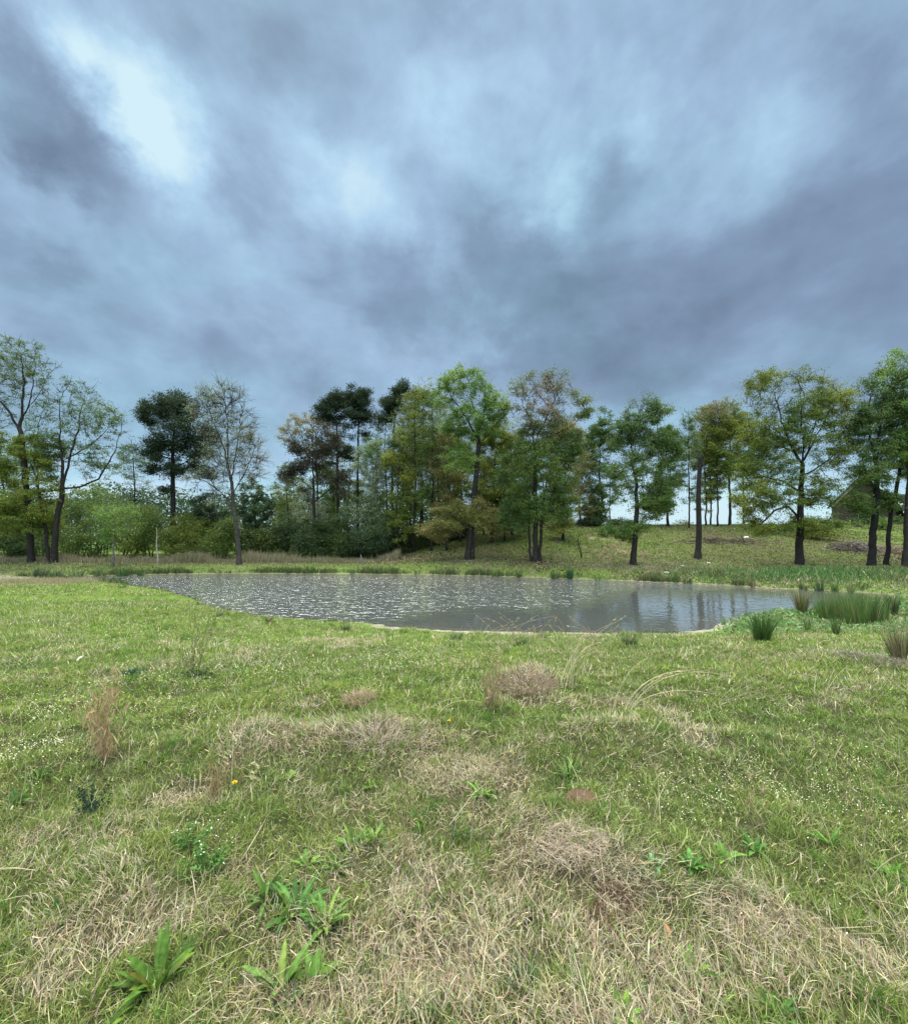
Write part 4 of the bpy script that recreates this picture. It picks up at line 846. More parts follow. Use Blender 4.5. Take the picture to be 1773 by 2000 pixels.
# ------------------------------------------------------------------ house on the hill
rng = np.random.default_rng(99)
def boxv(x0, x1, y0, y1, z0, z1):
    V = np.array([[x, y, z] for z in (z0, z1) for y in (y0, y1) for x in (x0, x1)], float)
    Fq = np.array([[0, 2, 3, 1], [4, 5, 7, 6], [0, 1, 5, 4], [2, 6, 7, 3], [0, 4, 6, 2], [1, 3, 7, 5]]); return V, Fq
def boxes(name, bl, mat, col, parent):
    Vs, Fs, o = [], [], 0
    for b in bl:
        if isinstance(b, tuple) and len(b) == 6: v_, f_ = boxv(*b)
        else: v_, f_ = b
        Vs.append(v_); Fs.append(np.array(f_)+o); o += len(v_)
    V = np.concatenate(Vs); Fq = np.concatenate(Fs); return new_mesh(name, V, Fq, np.full(len(Fq), 4), mat, parent, None, np.tile(col, (len(V), 1)))
mb = bpy.data.materials.new('brick'); mb.use_nodes = True; t = mb.node_tree; bt = t.nodes.new('ShaderNodeTexBrick'); tcx = t.nodes.new('ShaderNodeTexCoord'); mp_ = t.nodes.new('ShaderNodeMapping')
mp_.inputs['Rotation'].default_value = (math.pi/2, 0, 0); t.links.new(tcx.outputs['Object'], mp_.inputs[0]); t.links.new(mp_.outputs[0], bt.inputs[0])
bt.inputs['Color1'].default_value = (.055, .03, .024, 1); bt.inputs['Color2'].default_value = (.042, .025, .021, 1); bt.inputs['Mortar'].default_value = (.055, .045, .038, 1); bt.inputs['Scale'].default_value = 4
t.links.new(bt.outputs[0], t.nodes['Principled BSDF'].inputs['Base Color']); t.nodes['Principled BSDF'].inputs['Roughness'].default_value = .9
hy = 58.; hx = lambda px: (px-CX)/F*hy/ray(px, 1000)[1]
x0, x1, xr = hx(1636), hx(1742), hx(1689); hz = Hs(x0, hy)-.25
ze = Wp(1636, 979, hy)[2]-hz; zr = Wp(1689, 930, hy)[2]-hz; x2 = hx(1850)
house = empty('brick_house', (x0, hy, hz)); tag(house, 'dark brick house with white trimmed gable, mostly hidden behind the trees on the hill', 'house')
w_ = (x1-x0)*.77; rr = (xr-x0)*.77; dp_ = 9.; house.rotation_euler = (0, 0, math.radians(-36))
Vw = np.array([[0, 0, -.5], [w_, 0, -.5], [w_, 0, ze], [rr, 0, zr], [0, 0, ze], [0, dp_, -.5], [w_, dp_, -.5], [w_, dp_, ze], [rr, dp_, zr], [0, dp_, ze]])
wl = new_mesh('wall', Vw, [0, 1, 2, 3, 4, 9, 8, 7, 6, 5, 0, 4, 9, 5, 1, 6, 7, 2], [5, 5, 4, 4], mb, house)
def slab(p, q_, y0, y1, th):
    p = np.array(p); q_ = np.array(q_); d_ = (q_-p)/np.linalg.norm(q_-p); nn_ = np.array([-d_[1], d_[0]])*th
    if nn_[1] < 0: nn_ = -nn_
    c = [p, q_, q_+nn_, p+nn_]; V = np.array([[a[0], y, a[1]] for y in (y0, y1) for a in c]); return V, [[0, 1, 2, 3], [7, 6, 5, 4], [0, 4, 5, 1], [1, 5, 6, 2], [2, 6, 7, 3], [3, 7, 4, 0]]
sl = (zr-ze)/rr; ov = .45
boxes('roof', [slab((-ov, ze-ov*sl+.02), (rr, zr+.02), -.45, dp_+.4, .14), slab((w_+ov, ze-ov*sl+.02), (rr+.002, zr+.024), -.45, dp_+.4, .14)], M_plain, (.016, .015, .015), house)
boxes('rake_trim', [slab((-ov, ze-ov*sl-.20), (rr, zr-.20), -.48, -.42, .2)], M_plain, (.20, .19, .18), house)
boxes('rake_trim', [slab((w_+ov, ze-ov*sl-.26), (rr+.01, zr-.26), -.48, -.42, .26)], M_plain, (.80, .80, .78), house)
wf_ = boxes('window', [(1.9, 2.0, -.06, .02, .9, 2.2), (2.9, 3.0, -.06, .02, .9, 2.2), (2.0, 2.9, -.06, .02, 2.1, 2.2), (2.0, 2.9, -.06, .02, .9, 1.0)], M_plain, (.6, .6, .58), house)
boxes('pane', [(2.0, 2.9, -.03, -.01, 1.0, 2.1)], M_plain, (.03, .035, .04), wf_)
ww = (x2-x1)*.77; we = Wp(1760, 1004, hy)[2]-hz
new_mesh('wing_wall', *(lambda b: (b[0], b[1], np.full(6, 4)))(boxv(w_+.003, w_+ww, 1.6, dp_-1, -.5, we)), mb, house)
Vp = [slab((0, we), (2.2, we+1.15), 0, 1, .12)]
def slab_y(x0_, x1_, y0_, z0_, y1_, z1_, th):
    V = np.array([[x, y, z+dz] for x in (x0_, x1_) for (y, z, dz) in ((y0_, z0_, 0), (y1_, z1_, 0), (y1_, z1_, th), (y0_, z0_, th))]); return V, [[0, 1, 2, 3], [7, 6, 5, 4], [0, 4, 5, 1], [1, 5, 6, 2], [2, 6, 7, 3], [3, 7, 4, 0]]
boxes('wing_roof', [slab_y(w_+.5, w_+ww+.4, -1.0, we, 4.5, we+2.4, .12), slab_y(w_+.5, w_+ww+.4, 4.503, we+2.4, dp_-.5, we+.2, .12)], M_plain, (.016, .015, .015), house)
boxes('gutter', [(w_+.5, w_+ww+.4, -1.14, -1.003, we-.06, we+.12)], M_plain, (.78, .78, .76), house)
for i in range(3): boxes('porch_post', [(w_+1.1+i*2.2, w_+1.25+i*2.2, -.9, -.75, -.5, we-.003)], M_plain, (.7, .7, .68), house)
boxes('door', [(w_+2.6, w_+3.5, 1.54, 1.597, -.1, 2.0)], M_plain, (.10, .06, .05), house)

# ------------------------------------------------------------------ rushes and other tufts standing by the water
M_rush = mat_attr('rush_stem', .5, .15, .35)
def tuft(name, label, cat, base, top_py, rad_px, n, col, wmul=1., lean=.12, group=None, curl=.06, part=None, dryf=0., spread=1., depth=None):
    if depth: w0 = Wp(base[0], 1000, depth); g = np.array([w0[0], depth, Hs(w0[0], depth)])
    else: g = ground_hit(*base)
    pxm = g[1]/F; hgt = max((base[1]-top_py)*pxm, .05); r = rad_px*pxm*.45*spread
    a = rng.uniform(0, 2*np.pi, n); rr_ = r*np.sqrt(rng.uniform(0, 1, n)); P = np.stack([rr_*np.cos(a), rr_*np.sin(a)*.8, np.zeros(n)], 1)
    P[:, 2] = H(P[:, 0]+g[0], P[:, 1]+g[1])-g[2]-.01
    le = np.abs(rng.normal(0, 1, n))*lean*1.2+rr_/max(r, 1e-3)*lean*.7
    ln_ = hgt*(1.18-.95*rng.uniform(0, 1, n)**2.2)*(1-.12*rr_/max(r, 1e-3)); c = jitter(np.tile(col, (n, 1)), .2)
    dm = rng.uniform(0, 1, n) < dryf; c[dm] = jitter(np.tile([.34, .26, .14], (dm.sum(), 1)), .2)
    wdt = max(.0035, g[1]*.00085)*wmul
    o = blades(name, P, ln_, np.full(n, wdt), a+rng.normal(0, .5, n), le, np.abs(rng.normal(curl, curl*.6, n)), c, M_rush, None, tuple(g))
    tag(o, label, cat, group); return o
GR = 'rush clumps along the water'
DG = (.065, .125, .028); MG = (.095, .18, .034)
tuft('rush_clump', 'big dark green rush clump standing alone on the marshy point', 'rushes', (1489,1253), 1192, 26, 420, DG, 1., .17, GR)
tuft('rush_clump', 'yellowish brown rush clump at the right end of the open water', 'rushes', (1566,1200), 1152, 16, 220, (.12, .13, .035), 1., .12, GR, dryf=.3)
for i, (x, b, t_, r, n_, c, lb) in enumerate([(1618,1214,1160,16,260,MG,'leftmost clump of the dense rush bed on the right'),(1645,1218,1158,18,300,MG,'rush clump with the pale stalk in the left half of the rush bed'),
    (1672,1224,1158,20,340,MG,'rush clump in the middle of the dense rush bed'),(1700,1222,1160,20,320,DG,'rush clump right of the middle of the rush bed'),
    (1602,1206,1162,12,110,MG,'thin rushes at the left end of the rush bed'),(1630,1200,1156,22,220,DG,'back left clump of the rush bed standing in the water'),(1662,1204,1155,24,260,MG,'back middle clump of the rush bed standing in the water'),(1695,1206,1156,24,260,MG,'back right clump of the rush bed standing in the water'),(1722,1216,1164,14,140,MG,'clump closing the right end of the rush bed'),
    (1741,1203,1158,17,330,(.040,.095,.03),'darkest rush clump standing right of the rush bed'),(1632,1240,1200,9,90,DG,'small rush tuft in front of the rush bed'),
    (1577,1236,1205,8,80,DG,'small rush tuft between the big lone clump and the rush bed')]):
    tuft('rush_clump', lb, 'rushes', (x, b), t_, r, n_, c, .85, .11, GR, dryf=.14, spread=1.9 if i < 9 else 1)
tuft('rush_clump', 'brownish rush clump at the right edge of the photo above the brown heap', 'rushes', (1762,1297), 1225, 30, 420, (.09, .12, .045), 1., .14, GR, dryf=.45)
far = [(605,1119,1104,10,110,DG,'dark rush clump on the far bank, the widest left of the middle'),(562,1120,1107,5,50,DG,'narrow rush tuft left of the widest clump on the far bank'),
  (688,1121,1110,5,45,DG,'narrow rush tuft on the far bank right of the widest clump'),(815,1123,1112,5,40,DG,'small rush tuft on the far bank below the slim trees'),
  (967,1126,1112,8,80,DG,'rush clump on the far bank left of the triple trunk'),(1014,1127,1108,6,90,DG,'tall narrow rush clump at the water left of the triple trunk'),
  (1083,1129,1112,9,110,DG,'rush clump at the water right of the triple trunk'),(1113,1131,1110,10,140,(.04,.09,.03),'darkest rush clump at the far water edge below the dead sapling'),
  (1168,1134,1121,6,50,MG,'small rush tuft at the water left of the lone leaning tree'),(1320,1136,1121,11,120,DG,'rush clump at the water left of the snag'),
  (1342,1138,1123,8,80,DG,'rush clump at the water below the snag'),(1470,1146,1130,6,50,(.12,.12,.05),'brownish tuft at the water left of the big oak'),
  (1568,1152,1132,6,90,DG,'rush clump at the water below the big oak'),(1600,1155,1131,7,110,(.04,.09,.03),'dark rush clump at the water right of the big oak trunk'),
  (1630,1156,1136,8,90,MG,'rush clump at the far edge left of the flared trunk'),(1662,1160,1138,8,90,MG,'rush clump at the far edge below the flared trunk'),
  (80,1128,1106,18,240,(.045,.085,.035),'dark rush clump at the left end of the pond beside the bare path'),(110,1130,1110,13,160,(.05,.09,.035),'second rush clump at the left end of the pond'),
  (150,1127,1111,12,120,DG,'rush clump left of the open water near the young tree'),(195,1126,1110,10,120,DG,'rush clump at the left tip of the open water'),
  (240,1126,1110,16,200,DG,'wide rush clump on the bank below the young tree'),(275,1125,1112,12,120,DG,'rush clump right of the young tree')]
for (x, b, t_, r, n_, c, lb) in far: tuft('rush_clump', lb, 'rushes', (x, b), t_, r, n_, c, rng.uniform(.8, 1.1), rng.uniform(.1, .3), GR, spread=rng.uniform(1., 2.2), dryf=rng.uniform(0, .3))
near_t = [(240,1150,1135,8,60,MG,'small green tuft on the left shore at the pond tip'),(525,1216,1200,7,80,(.05,.09,.03),'small dark tuft at the near shore left'),
  (675,1232,1212,14,160,MG,'green tuft by the little puddle at the near shore'),(430,1205,1186,8,60,(.06,.10,.04),'small tuft at the left shore bend'),
  (890,1252,1226,16,170,MG,'green grass tuft at the near shore in the middle'),(1230,1262,1232,20,200,(.08,.15,.04),'green tuft on the near shore bank below the lone leaning tree'),
  (1020,1262,1235,18,140,(.11,.17,.05),'yellow green tuft at the near shore'),(1060,1250,1232,16,100,(.12,.15,.06),'tuft of mixed dead and green grass behind the yellow green tuft')]
for (x, b, t_, r, n_, c, lb) in near_t: tuft('shore_tuft', lb, 'grass tuft', (x, b), t_, r, n_, c, 1., .35, 'grass tufts on the near shore', curl=.2, dryf=.2)

# ------------------------------------------------------------------ tall dead stalks in the meadow
def stalks(name, label, base, items, col, width=.0028, group='dead grass stalks in the meadow', heads=0, cat='dry stalks', leafy=0, leafc=(.36, .27, .14)):
    """items: (dx_px, top_dx_px, top_py, arch) per stem, measured at the clump's distance"""
    g = ground_hit(*base); pxm = g[1]/F; segs = []; hp = []
    for (dx, tx, ty, arch) in items:
        b0 = np.array([dx*pxm, rng.normal(0, .03), -.01]); tp = np.array([tx*pxm, rng.normal(0, .12), max((base[1]-ty)*pxm, .02)])
        k = 9; tt = np.linspace(0, 1, k)[:, None]; ctrl = b0*.45+tp*.55+np.array([-arch*(tp[0]-b0[0]), 0, abs(arch)*np.linalg.norm(tp-b0)])
        P_ = (1-tt)**2*b0+2*(1-tt)*tt*ctrl+tt**2*tp; d_ = np.gradient(P_, axis=0); d_ /= np.linalg.norm(d_, axis=1, keepdims=True)
        R_ = np.linspace(width, width*.4, k)*1.6*max(.8, g[1]/4); segs.append((P_[:-1], P_[1:], d_[:-1], d_[1:], R_[:-1]*.6, R_[1:]*.6, 4)); hp.append(P_)
    Vs, Fs, o_ = [], [], 0
    for s_ in segs: v_, f_ = tubes(*s_); Vs.append(v_); Fs.append(f_+o_); o_ += len(v_)
    V = np.concatenate(Vs); cc = jitter(np.tile(col, (len(V)//8, 1)), .12).repeat(8, 0)[:len(V)] if len(V) % 8 == 0 else np.tile(col, (len(V), 1))
    Fq = np.concatenate(Fs)
    if leafy or heads:
        LV = []
        for P_ in hp:
            if leafy:
                t_i = rng.uniform(.05, .95, leafy); c_ = np.stack([np.interp(t_i, np.linspace(0, 1, len(P_)), P_[:, j]) for j in range(3)], 1)+rng.normal(0, .012, (leafy, 3))
                LV.append(leafquads(c_, np.full(leafy, .011*max(1, g[1]/4)), 6.5, axis=np.array([0, 0, 1.5])+rng.normal(0, .5, (leafy, 3))))
            if heads:
                c_ = P_[rng.integers(len(P_)-3, len(P_), heads)]+rng.normal(0, .008, (heads, 3)); LV.append(leafquads(c_, np.full(heads, .012*max(1, g[1]/4)), 2.2, axis=np.tile(P_[-1]-P_[-2], (heads, 1))*30))
        LV = np.concatenate(LV); Fq2 = np.arange(len(LV)).reshape(-1, 4)+len(V); V = np.concatenate([V, LV]); cc = np.concatenate([cc, np.repeat(jitter(np.tile(leafc, (len(LV)//4, 1)), .18), 4, 0)]); Fq = np.concatenate([Fq, Fq2])
    o = new_mesh(name, V, Fq, np.full(len(Fq), 4), M_grass, None, tuple(g), cc); tag(o, label, cat, group); return o
R_ = lambda a, b: rng.uniform(a, b)
ST = (.62, .55, .32); OR = (.42, .25, .11); PK = (.45, .35, .26); BR = (.16, .11, .07)
stalks('broomsedge_clump', 'tall upright orange brown dry grass bunch at the left of the meadow', (205,1482), [(R_(-12,12), R_(-28,10), R_(1275,1420), R_(-.05,.05)) for _ in range(30)], (.46,.32,.17), .0013, leafy=15, leafc=(.48,.33,.18), heads=4)
stalks('weed_stalks', 'thin dark upright weed stalks on the small mound at left', (378,1316), [(R_(-30,30), R_(-45,40), R_(1175,1290), R_(-.05,.05)) for _ in range(20)], BR, .0018, heads=3, leafc=(.24,.17,.10))
stalks('weed_stalks', 'single leaning dark stem left of the small mound', (326,1312), [(0,-20,1225,.05),(2,-8,1250,0)], BR, .0022)
stalks('arching_stalks', 'long pale stalks arching to the right in the right of the meadow', (1215,1395), [(0,165,1312,.30),(4,215,1326,.30),(-5,130,1300,.30),(2,110,1330,.25),(5,160,1345,.25),(-20,60,1290,.25),(8,75,1320,.2)], ST, .0030, heads=10, leafc=(.42,.33,.18))
stalks('arching_stalks', 'cluster of curling pale stalks in the middle right near the shore', (1105,1345), [(R_(-15,15), R_(10,60), R_(1228,1300), R_(.1,.35)) for _ in range(14)], ST, .0026, heads=8, leafc=(.42,.33,.18))
stalks('upright_stalks', 'column of upright pale orange stalks in the middle of the meadow', (962,1385), [(R_(-18,18), R_(-28,28), R_(1248,1350), R_(-.1,.1)) for _ in range(24)], (.40,.30,.16), .0022, leafy=8, heads=4)
stalks('arching_stalks', 'pair of pale stalks bending right near the rush clump', (1605,1360), [(0,40,1302,.15),(3,25,1308,.1),(-8,10,1325,.1)], ST, .0026, heads=6)
stalks('arching_stalks', 'small hooked pale stalk on the marshy ground right of the big rush clump', (1592,1280), [(0,28,1252,.35),(3,20,1258,.3)], ST, .0026, heads=8)
stalks('bent_stalks', 'bright bent straw stems with hanging tips beside the yellow flower', (455,1545), [(0,50,1495,.45),(5,45,1500,.5),(-4,-15,1455,.1),(-3,-35,1500,.2),(6,60,1530,.6)], (.52,.43,.24), .0034, heads=14, leafc=(.52,.43,.24))
stalks('bent_stalks', 'orange dry stems just left of the yellow flower', (415,1565), [(R_(-12,12), R_(-25,25), R_(1455,1530), R_(-.1,.1)) for _ in range(14)], OR, .0018, leafy=6)
stalks('bent_stalks', 'long pale stem bowed across the right edge of the photo', (1700,1730), [(0,75,1622,.35),(-20,-5,1560,.1)], (.5,.43,.27), .0036, heads=6)
stalks('bent_stalks', 'two pale stems leaning across the flowery right meadow', (1660,1585), [(0,-42,1510,.05),(22,-20,1520,.05)], (.45,.38,.22), .0026, heads=4)
stalks('upright_stalks', 'spray of tan stalks at the right in the flowery grass', (1480,1620), [(R_(-10,10), R_(-35,35), R_(1520,1590), R_(-.1,.2)) for _ in range(12)], (.36,.29,.15), .0018, heads=3)
stalks('upright_stalks', 'tall thin stalks in the centre of the near straw', (790,1665), [(R_(-14,14), R_(-38,22), R_(1535,1640), R_(-.1,.15)) for _ in range(18)], (.40,.32,.16), .0017, heads=3)
stalks('upright_stalks', 'few pale stalks standing left of the middle straw mound', (762,1450), [(0,0,1395,0),(2,-8,1410,.02),(-3,6,1420,.02)], ST, .0022)
stalks('upright_stalks', 'three pale stalks leaning left in the green left of the middle straw', (662,1412), [(0,-52,1350,.02),(2,-40,1385,.02),(4,-46,1365,0)], ST, .0022)
stalks('arching_stalks', 'long single stalk leaning right above the middle straw', (870,1400), [(0,30,1288,.12),(-45,30,1365,.15),(-20,70,1380,.3)], ST, .0024, heads=3)
stalks('weed_stalks', 'dark forked twig standing in the grass at the far right', (1700,1378), [(0,20,1325,.05),(2,35,1345,.1),(0,8,1350,0)], BR, .003)
stalks('arching_stalks', 'loose pale stalks on the marsh side of the right meadow', (1450,1370), [(R_(-60,60), R_(-80,110), R_(1280,1350), R_(-.3,.3)) for _ in range(20)], (.36,.33,.17), .0020, heads=3)
stalks('upright_stalks', 'thin stalks reaching above the near shore line in front of the water', (1010,1262), [(R_(-80,60), R_(-90,80), R_(1195,1240), R_(-.2,.3)) for _ in range(22)], (.42,.34,.2), .0016, heads=5)
stalks('arching_stalks', 'curled stalks on the near shore bank beneath the lone tree reflection', (1150,1262), [(R_(-60,60), R_(-80,80), R_(1200,1245), R_(-.3,.4)) for _ in range(18)], (.42,.35,.22), .0018, heads=5)
# loose straws lying in the foreground: too many to count
k = 900; X = []; Yv = rng.uniform(1.4, 6.5, k); X = rng.uniform(-1, 1, k)*(Yv+.3); s_, *_ = zones(X, Yv); kk = rng.uniform(0, 1, k) < .25+.75*s_; X, Yv = X[kk], Yv[kk]; k = len(X)
tag(blades('loose_straws', np.stack([X, Yv, H(X, Yv)+.03], 1), rng.uniform(.10, .34, k), np.full(k, .0034)*np.maximum(1, Yv/3), rng.uniform(0, 6.3, k), rng.uniform(1.1, 1.6, k), rng.normal(0, .14, k), jitter(np.tile([.50, .42, .28], (k, 1)), .15), M_grass),
    'long loose straws lying on the near grass', kind='stuff')

# ------------------------------------------------------------------ leafy weeds
def leafblade(root_p, az, elev, length, width, droop, nseg=8, wav=.0, prof=.9):
    P_ = [np.array(root_p)]; a = elev
    for k in range(nseg): P_.append(P_[-1]+np.array([math.cos(az)*math.cos(a), math.sin(az)*math.cos(a), math.sin(a)])*length/nseg); a -= droop/nseg
    P_ = np.array(P_); side = np.array([-math.sin(az), math.cos(az), 0]); V = []
    for k, p in enumerate(P_):
        t_ = k/nseg; w_ = width*(math.sin(math.pi*min(1, t_**prof*.93+.06))**.8)*.5+.001; lift = w_*.45; wv = wav*math.sin(k*2.1+az*3)
        V += [p+side*w_*(1+wv)+np.array([0, 0, lift]), p, p-side*w_*(1-wv)+np.array([0, 0, lift])]
    Fq = []
    for k in range(nseg):
        b = 3*k; Fq += [[b, b+1, b+4, b+3], [b+1, b+2, b+5, b+4]]
    return np.array(V), np.array(Fq)
M_weed = mat_attr('weed_leaf', .65, .3, .2, .003, 60., noise=.4, nscale=45.)
def rosette(name, label, cat, base, n, length, width, col, elev=(.25, 1.2), droop=(.4, 1.2), group=None, crown_r=.015, stack=1, wav=.1, flowers=0, lift=0., prof=.9):
    g = ground_hit(*base); Vs, Fs, Cs, o_ = [], [], [], 0
    for i in range(n):
        az = i*2.399+rng.normal(0, .25); el = rng.uniform(*elev); L_ = 1.15*length*rng.uniform(.6, 1.1)
        h0 = rng.uniform(0, lift) if lift else .0; r0_ = crown_r*rng.uniform(.2, 1)
        v_, f_ = leafblade((math.cos(az)*r0_, math.sin(az)*r0_, h0), az, el, L_, width*rng.uniform(.7, 1.15), rng.uniform(*droop), wav=wav, prof=prof)
        Vs.append(v_); Fs.append(f_+o_); o_ += len(v_); c = np.array(col)*np.array([1.15, 1.0, .95])*(1+rng.normal(0, .25))+(np.array([.07, .05, .01]) if rng.uniform() < .14 else 0); c = np.tile(c, (len(v_), 1)); c[1::3] *= 1.25; Cs.append(c)
    V = np.concatenate(Vs); root = new_mesh(name, V, np.concatenate(Fs), np.full(sum(len(f) for f in Fs), 4), M_weed, None, tuple(g), np.clip(np.concatenate(Cs), .004, .8), True)
    tag(root, label, cat, group); return root
GWd = 'leafy weeds in the near grass'
rosette('dock_plant', 'large glossy dark green broad leaved rosette at the bottom left', 'weed', (308,1937), 34, .155, .032, (.058,.130,.018), (.35,1.25), (.3,.9), GWd, .02)
rosette('dock_plant', 'smaller lighter leaved plant right of the bottom left rosette', 'weed', (545,1940), 9, .13, .032, (.11,.23,.045), (.4,1.3), (.2,.8), GWd)
rosette('dock_plant', 'light leaved low plant beside the smaller plant at the bottom', 'weed', (610,1925), 10, .10, .030, (.10,.22,.035), (.1,.9), (.2,.8), GWd)
for (x, y, n_, L_, w_, c, lb) in [(575,1790,30,.15,.020,(.065,.17,.035),'biggest cluster of narrow green weed leaves left of the bottom centre'),(520,1760,18,.13,.016,(.08,.18,.035),'left part of the weed cluster with slimmer leaves'),
    (635,1810,18,.11,.018,(.085,.19,.04),'right lower weed beside the biggest cluster'),(690,1655,26,.09,.012,(.075,.19,.03),'fine leaved green weed above the biggest cluster'),(655,1700,18,.085,.011,(.09,.20,.04),'fine leaved weed between the fine weed and the biggest cluster'),
    (730,1640,12,.07,.010,(.08,.19,.035),'small fine weed at the right of the fine leaved weed'),(600,1690,10,.06,.02,(.12,.26,.05),'tiny bright green broad sprig above the biggest cluster'),
    (940,1555,14,.085,.016,(.12,.28,.04),'bright green small plant in the centre straw'),(1110,1520,22,.13,.009,(.08,.20,.04),'grassy bright weed left of the red ant mound'),(725,1537,14,.06,.010,(.11,.24,.04),'small round green weed in the centre left'),
    (815,1605,12,.08,.008,(.07,.17,.03),'green grass tuft in the straw centre'),(1475,1665,14,.08,.02,(.09,.24,.05),'bright low weed on the right'),(1415,1680,12,.08,.022,(.10,.22,.04),'light green weed with white flowers on the right'),
    (1350,1695,14,.07,.022,(.08,.22,.045),'leafy weed left of the right flowery weed'),(1280,1690,8,.04,.02,(.09,.28,.10),'tiny round blue green weed in the right centre'),(1745,1715,12,.07,.018,(.09,.23,.035),'weed near the right edge below the bowed stem'),
    (1620,1650,14,.09,.012,(.07,.20,.03),'dark green weed in the right meadow'),(800,1775,14,.06,.006,(.08,.18,.03),'little green tuft low in the centre'),(1355,1905,16,.07,.016,(.07,.19,.02),'broad green tuft in the lower right'),
    (1220,1990,26,.05,.022,(.13,.28,.04),'light green round leaved plant cut by the bottom edge'),(75,1525,30,.13,.008,(.05,.16,.025),'dense dark green grassy weed at the left'),(30,1570,14,.08,.02,(.08,.19,.04),'light leaved weed at the left edge'),
    (320,1545,14,.07,.007,(.09,.17,.03),'small green tuft left of the orange stems'),(118,1790,6,.07,.016,(.05,.15,.03),'lone dark green sprig in the left straw'),(1240,1880,12,.11,.007,(.09,.15,.05),'grass tuft right of the bottom centre'),
    (1520,1990,16,.07,.010,(.06,.16,.03),'green tuft at the bottom right edge'),(1050,1800,16,.09,.007,(.08,.15,.03),'green blades in the centre right straw'),(570,1520,10,.05,.016,(.15,.28,.05),'small yellow green weed right of the yellow flower')]:
    rosette('weed_plant', lb, 'weed', (x, y), n_, L_, w_, c, (.35,1.35), (.3,1.2), GWd, .02)
for (x, y, n_, L_, c, lb) in [(1020,1930,80,.10,(.045,.115,.055),'blue green fine grass tuft at the bottom right of centre'),(718,1915,70,.08,(.075,.15,.025),'fine olive green tuft at the bottom left of centre'),
    (1325,1430,40,.07,(.08,.17,.03),'green tuft behind the straw on the right'),(560,1990,50,.08,(.07,.15,.03),'green tuft at the bottom edge left of centre'),(860,1985,60,.09,(.07,.15,.04),'green tuft at the bottom edge in the centre'),
    (900,1640,50,.08,(.06,.12,.04),'dull green tuft left of the pinkish straw heap'),(1450,1900,50,.07,(.07,.17,.02),'green tuft in the lower right straw')]:
    g = ground_hit(x, y); a = rng.uniform(0, 6.3, n_); rr_ = .035*np.sqrt(rng.uniform(0, 1, n_)); P = np.stack([rr_*np.cos(a), rr_*np.sin(a), np.zeros(n_)], 1)
    o = blades('grass_tuft', P, L_*rng.uniform(.5, 1.1, n_), np.full(n_, .0036), a, np.abs(rng.normal(.5, .3, n_)), rng.uniform(.1, .5, n_), jitter(np.tile(c, (n_, 1)), .15), M_grass, None, tuple(g)); tag(o, lb, 'grass tuft', 'grass tufts in the near grass')
def bushy_weed(name, label, base, r, h, n, lsz, col, fl=0, stems=14):
    g = ground_hit(*base); root = empty(name, tuple(g)); tag(root, label, 'weed')
    tips_ = rng.normal(0, 1, (stems, 3))*np.array([r*.55, r*.5, 0]); tips_[:, 2] = h*rng.uniform(.5, 1.05, stems); b_ = tips_*np.array([.15, .15, 0]); d_ = (tips_-b_)/np.linalg.norm(tips_-b_, axis=1, keepdims=True)
    tube_mesh('stems', [(b_, tips_, d_, d_, np.full(stems, .0018), np.full(stems, .0008), 4)], M_grass, np.array(col)*.8, root)
    k_ = rng.integers(0, stems, n); t_ = rng.uniform(.15, 1.03, n)[:, None]; c = b_[k_]*(1-t_)+tips_[k_]*t_+rng.normal(0, .008, (n, 3)); V = leafquads(c, np.full(n, lsz), 1.5, flat=1.5)
    new_mesh('foliage', V, np.arange(len(V)), np.full(n, 4), M_weed, root, None, np.repeat(jitter(np.tile(col, (n, 1)), .2), 4, 0))
    if fl:
        c = tips_[rng.integers(0, stems, fl)]+rng.normal(0, .012, (fl, 3)); c[:, 2] += .01; V = leafquads(c, np.full(fl, .009), 1., flat=4); new_mesh('blossoms', V, np.arange(len(V)), np.full(fl, 4), M_plain, root, None, np.tile([.75, .76, .66], (len(V), 1)))
bushy_weed('flowering_weed', 'light green bushy weed with tiny white flowers at the left', (360,1665), .10, .12, 420, .013, (.11,.22,.045), 20)
bushy_weed('flowering_weed', 'lower light green bushy weed in front of the flowering one', (405,1700), .09, .12, 420, .013, (.10,.22,.04), 16)
bushy_weed('dark_weed', 'dark blue green bushy weed under the orange bunch at the left', (178,1590), .12, .16, 420, .013, (.03,.06,.03), 0, 18)
bushy_weed('low_dark_weed', 'low dark green weed on the small mound at the left', (390,1325), .22, .10, 300, .02, (.045,.085,.03), 0, 20)
bushy_weed('grey_weed', 'low blue grey weed left of the mound stalks', (258,1318), .18, .08, 300, .02, (.07,.13,.07), 0, 20)
def yflower(name, label, base, r, h):
    g = ground_hit(*base); root = empty(name, tuple(g)); tag(root, label, 'flower')
    poly_tube('stem', root, [(0, 0, 0), (.004, 0, h*.5), (0, 0, h)], [.0016, .0015, .0014], (.12, .2, .05), 6, M_grass)
    Vs, Fs, o_ = [], [], 0
    for ring_, (nn_, el, ln_) in enumerate([(16, .25, r), (13, .7, r*.75), (9, 1.2, r*.5)]):
        for i in range(nn_):
            v_, f_ = leafblade((0, 0, h), i*2*math.pi/nn_+ring_, el, ln_, r*.38, .3, 3); Vs.append(v_); Fs.append(f_+o_); o_ += len(v_)
    V = np.concatenate(Vs); new_mesh('petals', V, np.concatenate(Fs), np.full(o_//12*6, 4), M_plain, root, None, np.tile([.80, .50, .01], (len(V), 1)))
yflower('yellow_flower', 'bright yellow dandelion beside the bent straw stems at the left', (458,1548), .017, .06)
yflower('yellow_flower', 'small yellow flower in the green grass near the centre', (877,1420), .015, .05)
